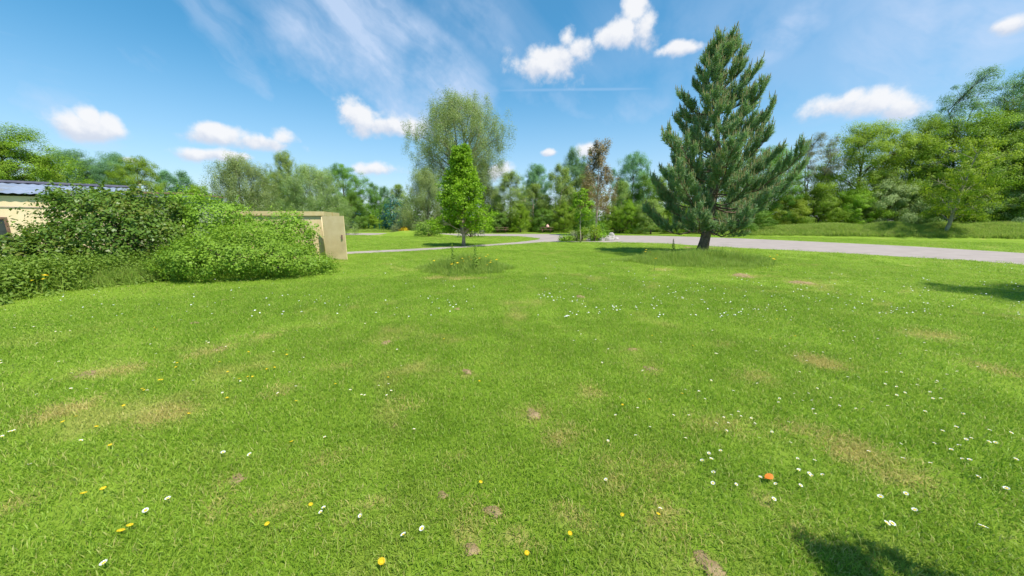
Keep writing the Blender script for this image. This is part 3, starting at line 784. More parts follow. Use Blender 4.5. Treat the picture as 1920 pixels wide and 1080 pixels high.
tree_at('will1', 'willow_tree', 592, 316, 62, 40, 'willow', 'bark_will', 'round grey green willow directly above the concrete hut', 'round willows behind the concrete hut')
tree_at('broad2', 'broadleaf_tree', 645, 316, 44, 62, 'deep', 'bark', 'dark green round tree right of the round willows', G_L)
# middle background
tree_at('hedge0', 'broadleaf_tree', 662, 365, 32, 58, 'deep', 'bark', 'deep green bushy tree just right of the concrete hut', G_M, base=432)
tree_at('birch2', 'broadleaf_tree', 702, 345, 22, 74, 'deep', 'bark', 'slim dark tree left of the gap above the teal bush', G_M)
tree_at('birch0', 'broadleaf_tree', 722, 350, 20, 76, 'teal', 'bark', 'slim blue green tree behind the teal bush', G_M)
tree_at('birch1', 'broadleaf_tree', 748, 346, 26, 78, 'birch', 'bark', 'pale slim tree left of the pale willow in the middle', G_M)
tree_at('will0', 'willow_tree', 800, 322, 52, 48, 'willow', 'bark_will', 'pale grey willow directly left of the small bright green tree', 'pale willows under the tall tree', rz=1.1)
tree_at('will1', 'willow_tree', 922, 352, 34, 56, 'willow', 'bark_will', 'pale willow peeping out right of the small bright green tree', 'pale willows under the tall tree', rz=2.1)
tree_at('birch0', 'birch_tree', 957, 322, 40, 52, 'birch', 'bark_pale', 'pointed drooping birch right of the small bright green tree', G_M)
tree_at('broad1', 'broadleaf_tree', 1004, 314, 34, 64, 'teal', 'bark', 'fresh green tree between the pointed birch and the group of birches', G_M)
tree_at('birch1', 'birch_tree', 1002, 345, 32, 55, 'birch', 'bark_pale', 'airy birch in front of the fresh green tree', G_M)
tree_at('birch2', 'birch_tree', 1050, 312, 38, 54, 'birch', 'bark_pale', 'tall loose birch above the rockery, left one', G_M)
tree_at('broad0', 'broadleaf_tree', 1078, 288, 38, 62, 'teal', 'bark', 'tall fresh green tree rising behind the loose birches', G_M)
tree_at('birch0', 'birch_tree', 1090, 330, 36, 56, 'birch', 'bark_pale', 'tall loose birch directly behind the reddish brown tree', G_M, rz=2.4)
tree_at('broad2', 'broadleaf_tree', 1186, 294, 38, 60, 'teal', 'bark', 'blue green rounded tree left of the pine', G_M)
tree_at('birch1', 'birch_tree', 1165, 340, 30, 50, 'birch', 'bark_pale', 'loose birch between the reddish tree and the pine', G_M, rz=.7)
tree_at('birch2', 'birch_tree', 1205, 330, 32, 48, 'deep', 'bark_pale', 'darker birch touching the left side of the pine', G_M, rz=1.9)
tree_at('broad1', 'broadleaf_tree', 1255, 318, 46, 52, 'oak', 'bark', 'green tree half hidden by the left branches of the pine', G_M)
tree_at('broad0', 'broadleaf_tree', 1345, 300, 56, 50, 'oak', 'bark', 'green tree hidden behind the middle of the pine', G_M, rz=.4)
tree_at('broad2', 'broadleaf_tree', 1440, 285, 56, 46, 'deep', 'bark', 'dark green tree behind the right branches of the pine', G_M, rz=3.0)
# right wood
tree_at('feather', 'broadleaf_tree', 1520, 262, 50, 47, 'grey', 'bark', 'grey green feathery tree just right of the pine', G_R)
tree_at('broad1', 'broadleaf_tree', 1610, 240, 78, 46, 'lime', 'bark', 'rounded yellow green tree below the long cloud', G_R, rz=2.2)
tree_at('broad0', 'broadleaf_tree', 1705, 236, 60, 45, 'oak', 'bark', 'mid green tree between yellow green tree and tall feathery crowns', G_R, rz=1.2)
tree_at('feather', 'broadleaf_tree', 1812, 150, 90, 45, 'teal', 'bark', 'tall thin feathery blue green crown at upper right', 'tall feathery trees at the right edge', rz=.3)
tree_at('feather', 'broadleaf_tree', 1935, 118, 110, 43, 'teal', 'bark', 'tallest feathery crown cut by the right edge of the photo', 'tall feathery trees at the right edge', rz=2.6)
tree_at('broad2', 'broadleaf_tree', 1800, 226, 90, 42, 'oak', 'bark', 'broad green tree below the tall feathery crowns', G_R, rz=.2)
tree_at('broad0', 'broadleaf_tree', 1910, 205, 100, 41, 'deep', 'bark', 'dark green tree filling the right edge under the feathery crown', G_R, rz=4.2)
tree_at('broad1', 'broadleaf_tree', 2080, 170, 130, 40, 'oak', 'bark', 'tree just outside the right edge of the photo', G_R, rz=1.0)
RB = 'bushes along the edge of the right wood'
for key, px, top, hw, Y, lf, lab in (
        ('hedge0', 1470, 372, 46, 45, 'lime', 'yellow green bush beside the lower right of the pine'),
        ('hedge1', 1535, 350, 52, 44, 'oak', 'mid green bush under the grey feathery tree'),
        ('hedge2', 1598, 358, 52, 43, 'bright', 'light green bush under the rounded yellow green tree'),
        ('hedge0', 1660, 335, 56, 42.5, 'willow', 'pale grey green bush left of the leaning young tree'),
        ('hedge1', 1722, 348, 50, 41.5, 'birch', 'pale green bush directly left of the leaning trunk'),
        ('hedge2', 1800, 345, 60, 40.5, 'oak', 'mid green bush directly behind the leaning trunk'),
        ('hedge0', 1868, 350, 56, 39.5, 'willow', 'grey green bush right of the leaning young tree'),
        ('hedge1', 1945, 340, 66, 39, 'deep', 'dark green bush at the right edge above the meadow bank'),
        ('hedge2', 2060, 330, 80, 38, 'oak', 'green bush outside the right edge of the photo')):
    tree_at(key, 'bush', px, top, hw, Y, lf, 'bark', lab, RB, 'bush', base=428)
MBG = 'bushes at the foot of the far trees'
for key, px, top, hw, Y, lf, lab in (
        ('hedge1', 700, 405, 20, 60, 'oak', 'small rounded green bush left of the dark teal bush'),
        ('hedge2', 858, 392, 30, 50, 'deep', 'dark bush behind the trunk of the small bright tree'),
        ('hedge0', 932, 398, 26, 50, 'deep', 'dark bush at the foot of the pale willow right of the small tree'),
        ('hedge1', 976, 385, 26, 50, 'bright', 'bright bush below the pointed birch'),
        ('hedge2', 1020, 394, 26, 51, 'deep', 'dark bush behind the picnic table with the pink bundle'),
        ('hedge0', 1058, 385, 28, 50, 'oak', 'green bush behind the thin sapling, left side'),
        ('hedge1', 1100, 390, 26, 48, 'deep', 'dark bush behind the trunk of the reddish tree'),
        ('hedge2', 1145, 388, 26, 47, 'oak', 'green bush right of the reddish tree trunk'),
        ('hedge0', 1178, 380, 30, 46, 'bright', 'bright bush above the right picnic table'),
        ('hedge1', 1222, 378, 34, 44, 'birch', 'pale green bush left of the low pine branches'),
        ('hedge2', 1275, 385, 36, 46, 'oak', 'green bush behind the low left pine branches'),
        ('hedge0', 1340, 385, 40, 44, 'deep', 'dark bush seen under the pine, behind its trunk'),
        ('hedge1', 1410, 380, 40, 42, 'deep', 'dark bush behind the low right pine branches')):
    tree_at(key, 'bush', px, top, hw, Y, lf, 'bark', lab, MBG, 'bush', base=432)
# filler: dark undergrowth behind everything, one mass
def foliage_blobs(blobs, per_m2, leaf, seed, aspect=.6, depth=.30, rough=.22, floor=.02, bias=.55, shoots=0):
    """leaves spread through the outer part of a union of lumpy ellipsoids (cx,cy,cz,rx,ry,rz)"""
    g = np.random.default_rng(seed); Q, Nn, R_ = [], [], []
    bl = np.array(blobs)
    for b in bl:
        area = 4 * math.pi * ((b[3] * b[4]) ** 1.6 / 3 + (b[3] * b[5]) ** 1.6 / 3 + (b[4] * b[5]) ** 1.6 / 3) ** (1 / 1.6)
        nc = max(6, int(area * per_m2 / 22)); rc = leaf * 2.1
        d = unit(g.normal(size=(nc, 3)))
        k = g.normal(size=(7, 3)) * 3.2; ph = g.uniform(0, 6.28, 7)
        lump = np.sin(d @ k.T + ph).mean(1) * rough * 2.2
        rad = (1 - np.abs(g.normal(size=nc)) * depth * .6 + np.maximum(0, g.normal(size=nc) - .6) * .22) * (1 + lump)
        cc = d * rad[:, None] * b[3:6] + b[:3]
        per = g.integers(12, 34, nc); n = per.sum()
        off = unit(g.normal(size=(n, 3))) * (g.uniform(size=(n, 1)) ** .5) * rc * 1.55 * np.array([1, 1, .75])
        q = np.repeat(cc, per, 0) + off
        nr_ = unit(np.repeat(d, per, 0) + unit(off) * .9)
        Q.append(q); Nn.append(nr_); R_.append(np.clip(np.repeat(.5 + lump * .8 + g.normal(size=nc) * .25, per) + g.normal(size=n) * .16, 0, 1))
        for _ in range(shoots):                       # stray shoots that stand out of the mass
            d = unit(g.normal(size=(1, 3)) + np.array([[0, -.25, .55]]))[0]
            a0 = d * .9 * b[3:6] + b[:3]; ln = g.uniform(.25, .6); m = int(12 + ln * 34)
            u = np.linspace(0, 1, m)[:, None]; dd = unit((d + np.array([0, 0, .5]) + g.normal(size=3) * .3)[None])
            pos_ = a0 + dd * ln * u + np.array([0, 0, -.18]) * ln * u ** 2 + g.normal(size=(m, 3)) * leaf * .45 * (1.2 - u)
            Q.append(pos_); Nn.append(unit(np.repeat(dd, m, 0) * .2 + g.normal(size=(m, 3)) * .6 + np.array([[0, 0, .7]]))); R_.append(np.clip(g.normal(size=m) * .12 + .75, 0, 1))
    Q, Nn, R_ = np.concatenate(Q), np.concatenate(Nn), np.concatenate(R_)
    ins = np.zeros(len(Q), bool)
    for b in bl: ins |= (((Q - b[:3]) / (b[3:6] * .66)) ** 2).sum(1) < 1
    k = ~ins & (Q[:, 2] > floor)
    Q, Nn, R_ = Q[k], Nn[k], R_[k]
    V, Fc = leaves(Q, leaf * g.uniform(.45, 1.5, len(Q)), aspect, unit(Nn + np.array([[0, 0, .5]])), max(bias, .68), r=g)
    return mesh_np('foliage', V, Fc, 4, R_)
bl = []
for px in range(-40, 1500, 38):
    Y = random.uniform(84, 92); c = P(px, 405, Y)
    bl.append((c.x, Y, 2.2, random.uniform(3.4, 4.6), 2.6, random.uniform(3.2, 5.6)))
for px in range(1480, 2100, 42):
    Y = np.interp(px, [1480, 1920, 2100], [54, 48, 46]) + random.uniform(0, 3); c = P(px, 405, Y)
    bl.append((c.x, Y, 2.2, random.uniform(2.4, 3.2), 2.2, random.uniform(3.4, 5.0)))
for px in range(640, 1480, 30):
    Y = random.uniform(62, 66); c = P(px, 410, Y)
    bl.append((c.x, Y, 1.2, random.uniform(2.0, 3.0), 1.6, random.uniform(1.8, 3.0)))
ug = link('undergrowth', foliage_blobs(bl, 13, .36, 5), None, (L['deep'],))
tag(ug, 'dark mass of undergrowth behind the far trees and the right wood', 'undergrowth', kind='stuff')

# the tall pale tree behind the small one
tm_, cm_ = make_tree(71, 22, 7.0, cb=7.0, n_lobes=70, n_clump=15, per=165, clump_r=.62, leaf=.175, profile=lambda t: .5 + 1.0 * t if t < .48 else max(.16, 1 - ((t - .48) / .6) ** 2.6),
                     trunk_r=.55, aspect=.3, stretch=(.8, .8, 1.15), droop=.7, fork=.42, twigs=.35, stems=6, min_z=.18, shell=.5, bias=.55)
p = P(866, 300, 55); t_ = P(866, 171, 55)
place_mesh_tree('willow_tree', (tm_, cm_), (p.x, 55, 0), .8, (1, 1, t_.z / 23.2), 'very tall pale willow with many bare upright stems, tallest tree in the middle', 'tree', None, L['bigwillow'], M['bark_will'])

# small bright tree in the lawn
b = G(869, 461); t_ = P(868, 279, b.y)
tm_, cm_ = make_tree(81, t_.z, 1.95, cb=1.05, n_lobes=40, n_clump=14, per=52, clump_r=.24, leaf=.12, profile=lambda t: .9 + .7 * t if t < .15 else max(.03, 1 - ((t - .15) / .83) ** .9),
                     trunk_r=.115, aspect=.8, stretch=(1, 1, .6), twigs=.6, bias=.5)
place_mesh_tree('young_tree', (tm_, cm_), (b.x, b.y, 0), .4, (1, 1, 1), 'small bright green cone shaped tree alone on the lawn', 'tree', None, L['maple'], M['bark_pale'])

# reddish brown thin tree behind the rockery
b = P(1117, 425, 40); t_ = P(1122, 266, 40)
tm_, cm_ = make_tree(91, t_.z, 2.3, cb=3.1, n_lobes=22, n_clump=9, per=90, clump_r=.34, leaf=.13, profile=lambda t: .55 + 1.4 * t if t < .32 else max(.22, 1 - (t - .32) / .62 if t < .75 else .34),
                     trunk_r=.20, stretch=(.8, .8, 1.1), droop=.25, twigs=1.0, stems=2, fork=.28, min_z=.28)
place_mesh_tree('birch_tree', (tm_, cm_), (b.x, 40, 0), .2, (1, 1, 1), 'thin reddish brown tree with pale forked trunk behind the rockery', 'tree', None, L['russet'], M['bark_pale'])

# thin sapling by the rockery
b = G(1088, 455); t_ = P(1088, 358, b.y)
tm_, cm_ = make_tree(95, t_.z, .95, cb=1.75, n_lobes=11, n_clump=6, per=22, clump_r=.17, leaf=.16, profile=tall_, trunk_r=.045, twigs=.8)
place_mesh_tree('young_tree', (tm_, cm_), (b.x, b.y, 0), .2, (1, 1, 1), 'very thin sapling with sparse leaves at the lawn edge by the rockery', 'tree', None, L['bright'], M['bark_pale'])
# a bent bare stem beside the right picnic table
b = G(1145, 434)
mb = MB(); q = [(0, 0, -.05), (-.02, 0, .7), (.0, 0, 1.3), (.15, 0, 1.75), (.5, .05, 2.05), (.85, .1, 2.15)]
mb.tube(q, [.11, .09, .08, .065, .05, .02], 7)
e = empty('young_tree', b); tag(e, 'short bent bare tree stem beside the right picnic table', 'tree')
mb.build('trunk', M['bark'], e)
mb = MB(); mb.tube([(.15, 0, 1.75), (.1, .05, 2.3), (.25, .1, 2.7)], [.04, .025, .008], 5); mb.build('branch', M['bark'], e)

# leaning young tree at the right
b = G(1768, 447); t_ = P(1772, 262, b.y)
tm_, cm_ = make_tree(97, t_.z, 3.0, cb=2.1, n_lobes=20, n_clump=9, per=90, clump_r=.32, leaf=.13, profile=vase, trunk_r=.17, lean=(.9, 0), twigs=1.0, droop=.1)
place_mesh_tree('leaning_tree', (tm_, cm_), (b.x, b.y, 0), 0, (1, 1, 1), 'young tree with leaning pale trunk in front of the right wood', 'tree', None, L['lime'], M['bark_will'])

# tree beyond the right edge that throws the shade lying on the lawn
proto('near', 8, 2.4, 99, cb=2.6, n_lobes=14, n_clump=9, per=50, clump_r=.4, leaf=.3, profile=rnd_prof, trunk_r=.14, twigs=.5)
H_, R_, a_, b_ = PROTO['broad0']
place_mesh_tree('broadleaf_tree', (a_, b_), (14.5, 5.9, 0), 0.3, (.55, .55, .62), 'tree outside the right edge whose shade lies on the lawn', 'tree', None, L['oak'], M['bark'])

H_, R_, a_, b_ = PROTO['near']  # unseen sapling, added only to cast the shadow patch at lower right
place_mesh_tree('young_tree', (a_, b_), (2.62, 0.58, 0), 1.3, (.14, .14, .30), 'made-up slim sapling outside the frame, added to cast the lower right shadow', 'tree', None, L['oak'], M['bark'])

# ------------------------------------------------------------------ the pine
def make_pine(H, seed):
    r = random.Random(seed); g = np.random.default_rng(seed)
    tb = MB()
    ax = []
    for k in range(15):
        t = k / 14; z = t * H * .985
        ax.append(Vector((.38 * min(1, z / 2.6) - .45 * max(0, (z - 2.6) / (H - 2.6)) + .05 * math.sin(z * 1.7), .06 * math.sin(z * 1.1), z - (.1 if k == 0 else 0))))
    tb.tube(ax, [.31, .235, .215, .20, .185, .17, .155, .14, .125, .11, .09, .07, .055, .04, .02], 10)
    def axis(z):
        for k in range(14):
            if ax[k].z <= z <= ax[k + 1].z: return ax[k].lerp(ax[k + 1], (z - ax[k].z) / (ax[k + 1].z - ax[k].z))
        return ax[-1].copy()
    shoots = []                                  # position, direction, length
    env = lambda q: float(np.interp(q, [0, .1, .2, .3, .4, .5, .6, .68, .75, .82, .88, .94, 1, 1.2], [2.5, 2.85, 3.15, 3.15, 3.05, 2.8, 2.4, 2.05, 1.6, 1.2, .85, .5, .10, .05]))
    z = 1.35; lev = 0
    while z < H * .97:
        t = z / H
        Rm = env(t)
        nbr = r.choice((5, 6)) if t < .4 else r.choice((4, 5, 5)) if t < .7 else 4
        a0 = r.uniform(0, 6.28)
        for i in range(nbr):
            a = a0 + 2 * math.pi * i / nbr + r.uniform(-.3, .3)
            up = np.interp(t, [0, .2, .45, .7, 1], [-.14, .04, .34, .75, 1.5]) + r.uniform(-.15, .2)
            kk_ = r.uniform(.70, 1.14) * (1.12 if -.9 < math.atan2(math.sin(a), math.cos(a)) < .9 else 1.0) * (.6 if r.random() < .1 else 1.0)
            ln = Rm * kk_
            for _ in range(8):
                lim = env((z + ln * (up * .62 + (.30 if t < .6 else .18))) / H) * kk_
                if ln > lim: ln = .5 * (ln + lim)
            src = axis(z + r.uniform(-.1, .1))
            tip = src + Vector((math.cos(a) * ln, math.sin(a) * ln, ln * up * .62))
            line = []
            nseg = 7
            for k in range(nseg + 1):
                s = k / nseg
                p = src.lerp(tip, s)
                p.z += ln * (.30 * s ** 3 - .12 * math.sin(math.pi * s)) * (1 if t < .6 else .6)
                p += Vector((r.uniform(-1, 1), r.uniform(-1, 1), r.uniform(-1, 1))) * .03 * ln * s
                p.z = max(p.z, .75)
                line.append(p)
            w = .028 + .022 * ln / 3.5
            tb.tube(line, [w * (1 - .75 * k / nseg) for k in range(nseg + 1)], 5, False)
            nsub = int(3 + ln * 4.8)
            for k in range(nsub):
                s = .42 + .58 * (k + r.random()) / nsub
                f = s * nseg; j = min(int(f), nseg - 1)
                p = line[j].lerp(line[j + 1], f - j); dr = (line[j + 1] - line[j]).normalized()
                sd = dr.cross(Vector((0, 0, 1))).normalized() * (1 if k % 2 else -1)
                bl_ = (.28 + .75 * (1 - s) + r.uniform(0, .3)) * (.55 + .45 * min(1, ln / 3))
                bd = (dr * r.uniform(.5, .9) + sd * r.uniform(.4, .9) + Vector((0, 0, r.uniform(.1, .55)))).normalized()
                q = p + bd * bl_
                tb.tube([p, p.lerp(q, .5) + Vector((0, 0, -.03)), q], [.014, .010, .006], 3, False)
                for m in range(4 + int(bl_ * 6)):
                    u = r.uniform(.25, 1.0)
                    sdv = Vector((r.gauss(0, .4), r.gauss(0, .4), r.uniform(.5, 1.3)))
                    shoots.append((p.lerp(q, u), (bd * .8 + sdv).normalized(), r.uniform(.22, .38)))
                shoots.append((q, (bd + Vector((0, 0, r.uniform(.4, .9)))).normalized(), r.uniform(.28, .42)))
            shoots.append((line[-1], ((line[-1] - line[-2]).normalized() + Vector((0, 0, .9))).normalized(), .45))
        z += np.interp(t, [0, .5, 1], [.52, .62, .42]); lev += 1
    for k in range(26):
        shoots.append((axis(H * r.uniform(.84, .985)), Vector((r.gauss(0, .3), r.gauss(0, .3), 1)).normalized(), .42))
    n = len(shoots); per = 34
    p0 = np.array([tuple(s[0]) for s in shoots]); d = np.array([tuple(s[1]) for s in shoots]); ln = np.array([s[2] for s in shoots])
    e1 = unit(np.cross(d, g.normal(size=(n, 3)))); e2 = np.cross(d, e1)
    def rep(x): return np.repeat(x, per, 0)
    u = g.uniform(0, 1, n * per); an = g.uniform(0, 6.283, n * per)
    rd = rep(e1) * np.cos(an)[:, None] + rep(e2) * np.sin(an)[:, None]
    base = rep(p0) + rep(d) * (u * rep(ln) - .05)[:, None]
    nd = unit(rep(d) * .75 + rd * .85 + g.normal(size=(n * per, 3)) * .15)
    nl = g.uniform(.12, .20, n * per)
    sd = unit(np.cross(nd, g.normal(size=(n * per, 3)))) * (.012 * g.uniform(.7, 1.3, n * per))[:, None]
    V = np.stack([base - sd, base + sd, base + nd * nl[:, None]], 1).reshape(-1, 3)
    rv = np.clip(np.repeat(g.uniform(size=n), per) * .55 + g.uniform(size=n * per) * .3 + u * .25, 0, 1)
    crown = mesh_np('crown', V, np.arange(len(V)).reshape(-1, 3), 3, rv)
    cb = MB()
    for (p, dv, l) in shoots:
        if r.random() < .6:
            up = (dv * .5 + Vector((0, 0, 1))).normalized(); q = p + dv * l
            cb.tube([q - up * .05, q + up * .07, q + up * r.uniform(.12, .22)], [.021, .018, .006], 4, False)
    cm = cb.mesh('candles')
    a = cm.attributes.new('rnd', 'FLOAT', 'FACE'); a.data.foreach_set('value', g.uniform(size=len(cm.polygons)).astype(np.float32))
    return tb.mesh('trunk'), crown, cm
b = G(1314, 477); t_ = P(1355, 47, b.y)
tm_, cm_, cn_ = make_pine(t_.z - .6, 12)
pine = empty('pine_tree', (b.x, b.y, 0), 0); tag(pine, 'large dark green pine standing in a ring of tall grass', 'tree')
link('trunk', tm_, pine, (M['bark_pine'],)); link('crown', cm_, pine, (L['needle'],)); link('candles', cn_, pine, (L['candle'],))

# ------------------------------------------------------------------ sheds at the left
def frame_at(o, xdir):
    x = Vector((xdir[0], xdir[1], 0)).normalized(); y = Vector((-x.y, x.x, 0))
    return Matrix(((x.x, y.x, 0, o[0]), (x.y, y.y, 0, o[1]), (0, 0, 1, 0), (0, 0, 0, 1)))
# long shed: front eave line from A (left, beyond the frame) to B
B_ = P(228, 371, 15.6); A_ = P(-40, 369, 13.2)
EZ = 2.72
dirn = (B_ - A_); dirn.z = 0; Ls = dirn.length + 9; dirn.normalize()
org = B_ - dirn * Ls
shed = empty('shed', (org.x, org.y, 0), math.atan2(dirn.y, dirn.x)); tag(shed, 'cream shed with blue grey corrugated roof behind the bushes at left', 'shed')
mb = MB(); mb.box((0, .14, 0), (Ls, .52, EZ - .10)); mb.box((0, .52, 0), (.2, 5.4, EZ - .10)); mb.box((Ls - .2, .52, 0), (Ls, 5.4, EZ - .10)); mb.box((0, 5.4, 0), (Ls, 5.6, EZ - .1))
mb.add([(Ls - .01, .33, EZ - .11), (Ls - .01, 5.6, EZ - .11), (Ls - .01, 2.9, EZ + .52)], [(0, 1, 2)])
mb.build('wall', M['cream'], shed)
def corrugated(x0, x1, y0, z0, y1, z1, pitch=.26, amp=.016):
    mb = MB(); n = int((x1 - x0) / pitch * 6); vs = []
    for i in range(n + 1):
        x = x0 + (x1 - x0) * i / n; w = amp * math.cos(2 * math.pi * (x - x0) / pitch)
        vs += [(x, y0, z0 + w), (x, y1, z1 + w), (x, y0, z0 + w - .012), (x, y1, z1 + w - .012)]
    fs = []
    for i in range(n):
        a = i * 4; c = a + 4
        fs += [(a, c, c + 1, a + 1), (a + 2, a + 3, c + 3, c + 2), (a, a + 2, c + 2, c)]
    mb.add(vs, fs, True)
    return mb
rf = corrugated(-.1, Ls + .1, -.02, EZ, 2.9, EZ + .56).build('roof', M['steel_roof'], shed)
corrugated(-.1, Ls + .1, 5.85, EZ, 2.96, EZ + .56).build('roof', M['steel_roof'], shed)
mb = MB(); mb.box((-.12, 2.68, EZ + .56), (Ls + .12, 3.14, EZ + .65)); mb.build('ridge_cap', M['ridge'], rf)
mb = MB(); mb.tube([(0, .118, EZ - .52), (Ls * .5, .118, EZ - .53), (Ls, .118, EZ - .52)], [.012] * 3, 5); mb.build('cable', M['ridge'], shed)
wx = (G(0, 470).xy - org.xy).length
# window at the left edge of the photo
pw = P(2, 430, 13.9); wx = (Vector((pw.x, pw.y, 0)) - Vector((org.x, org.y, 0))).dot(dirn)
mb = MB()
for lo, hi in (((wx - 1.1, .09, .95), (wx + .38, .138, 1.04)), ((wx - 1.1, .09, 1.74), (wx + .38, .138, 1.82)), ((wx - 1.1, .09, 1.04), (wx - 1.02, .138, 1.74)), ((wx + .3, .09, 1.04), (wx + .38, .138, 1.74)), ((wx - .4, .095, 1.04), (wx - .33, .138, 1.74))): mb.box(lo, hi)
wf = mb.build('window', M['wood'], shed)
mb = MB(); mb.box((wx - 1.01, .116, 1.045), (wx - .405, .132, 1.735)); mb.build('pane', M['dark'], wf)
mb = MB(); mb.box((wx - .325, .116, 1.045), (wx + .295, .132, 1.735)); mb.build('pane', M['dark'], wf)
# low flat-roofed annexe to its right
C_ = P(236, 362, 18.2); D_ = P(354, 362, 18.9)
d2 = D_ - C_; d2.z = 0; L2 = d2.length; d2.normalize()
ann = empty('annexe', (C_.x, C_.y, 0), math.atan2(d2.y, d2.x)); tag(ann, 'low annexe with rusty brown flat roof right of the cream shed', 'shed')
ZT = D_.z
mb = MB(); mb.box((0, .2, 0), (L2 - .12, 3.2, ZT - .22)); mb.build('wall', M['sage'], ann)
mb = MB(); mb.box((-.15, -.05, ZT - .22), (L2, 3.4, ZT - .06)); mb.build('fascia', M['fascia'], ann)
mb = MB(); mb.box((-.2, -.1, ZT - .06), (L2 + .06, 3.45, ZT + .02)); mb.build('roof', M['rust'], ann)

# concrete hut with flat roof slab and a door standing open at its right corner
R0 = P(607, 400, 15.4); L0 = P(425, 398, 14.4)
d3 = R0 - L0; d3.z = 0; L3 = d3.length; d3.normalize()
hut = empty('hut', (L0.x, L0.y, 0), math.atan2(d3.y, d3.x)); tag(hut, 'cream concrete hut with flat roof half buried in bushes', 'hut')
ZH = P(607, 396.5, 15.4).z; ZU = P(607, 404.5, 15.4).z
mb = MB(); mb.box((0, .07, 0), (L3 - .03, 3.4, ZU)); mb.build('wall', M['cream2'], hut)
mb = MB(); mb.box((-.1, 0, ZU), (L3 + .02, 3.5, ZH)); mb.build('roof_slab', M['lichen'], hut)
dr = G(651, 488); dt = P(640, 405, dr.y).z
dl = P(606, 440, dr.y + .1)
dd = Vector((dr.x - dl.x, dr.y - dl.y, 0)); Ld = dd.length
door = empty('door', (dl.x, dl.y, 0), math.atan2(dd.y, dd.x)); tag(door, 'cream sheet metal door leaf standing open beside the concrete hut', 'door')
mb = MB(); bk = 0.0
mb.add([(0, bk, .02), (Ld, 0, .02), (Ld, 0, dt), (0, 0, dt), (0, bk + .045, .02), (Ld, .045, .02), (Ld, .045, dt), (0, .045, dt)],
       [(0, 1, 2, 3), (4, 7, 6, 5), (0, 4, 5, 1), (1, 5, 6, 2), (2, 6, 7, 3), (3, 7, 4, 0)])
mb.build('leaf', M['cream2'], door)
mb = MB(); mb.box((Ld - .16, -.03, dt * .48), (Ld - .10, -.001, dt * .58)); mb.build('handle', M['rust'], door)
mb = MB(); mb.tube([(.0, .02, .1), (.0, .02, dt - .05)], [.03, .03], 8); mb.build('hinge_post', M['cream2'], door)

# ------------------------------------------------------------------ shrubs round the sheds
def shrub(name, blobs, per_m2, leaf, leafm, label, group, seed, aspect=.6, depth=.3, rough=.22, stems=6, bias=.5):
    c = np.array(blobs); cx, cy = c[:, 0].mean(), c[:, 1].mean()
    e = empty(name, (cx, cy, 0)); tag(e, label, 'shrub', group)
    bl_ = [(b[0] - cx, b[1] - cy) + tuple(b[2:]) for b in blobs]
    fo = link('foliage', foliage_blobs(bl_, per_m2, leaf, seed, aspect, depth, rough, bias=bias, shoots=14 if per_m2 > 300 else 0), e, (L[leafm],))
    r = random.Random(seed); mb = MB()
    for i in range(stems):
        b = r.choice(bl_)
        mb.tube(bend((0, 0, -.05), (b[0] + r.uniform(-.6, .6) * b[3], b[1] + r.uniform(-.6, .6) * b[4], b[2] + b[5] * .6), .1, r), [.05, .045, .035, .028, .02, .008], 5, False)
    mb.build('stem', M['bark'], e)
    return e
def blob(px, py, Y, rx_px, ry_px, ry_m):
    c = P(px, py, Y); k = fwd(c) / F
    return (c.x, Y, c.z, rx_px * k, ry_m, ry_px * k)
SG = 'shrubs in front of the sheds'
shrub('shrub', [blob(455, 482, 10.5, 105, 44, 1.2), blob(395, 486, 10.2, 78, 46, 1.1), blob(530, 492, 10.9, 78, 32, 1.0), blob(470, 452, 11.2, 60, 28, .9), blob(575, 503, 11.2, 42, 20, .6),
               blob(350, 500, 10.2, 40, 30, .7)], 900, .06, 'fresh', 'low wide bright green shrub spreading in front of the concrete hut', SG, 21, .6, .24, .26)
shrub('shrub', [blob(395, 405, 13.2, 62, 36, .8), blob(465, 436, 13.4, 62, 24, .7), blob(535, 432, 13.6, 46, 27, .7), blob(555, 450, 13.6, 34, 34, .6), blob(380, 450, 13.0, 60, 50, .8), blob(350, 382, 13.4, 26, 20, .6)],
      640, .072, 'fresh', 'taller green shrub growing over the wall of the concrete hut', SG, 22, .65, .3, .3)
shrub('shrub', [blob(180, 405, 11.4, 72, 40, 1.0), blob(235, 408, 11.8, 70, 38, 1.0), blob(295, 415, 12.2, 48, 40, .9), blob(205, 445, 11.0, 105, 48, 1.1), blob(110, 460, 10.6, 60, 26, .9), blob(150, 374, 11.6, 50, 16, .6), blob(225, 380, 12.0, 40, 14, .6), blob(290, 455, 11.8, 55, 45, .9)],
      520, .085, 'bramble', 'big dark green bramble thicket hiding the middle of the shed', SG, 23, .7, .36, .36, 10)
shrub('shrub', [blob(15, 478, 9.6, 50, 26, .8), blob(80, 480, 9.8, 55, 24, .8), blob(-80, 470, 9.2, 60, 40, .9)], 420, .085, 'bramble', 'dark low bush at the left edge under the shed window', SG, 24, .7, .3, .28)
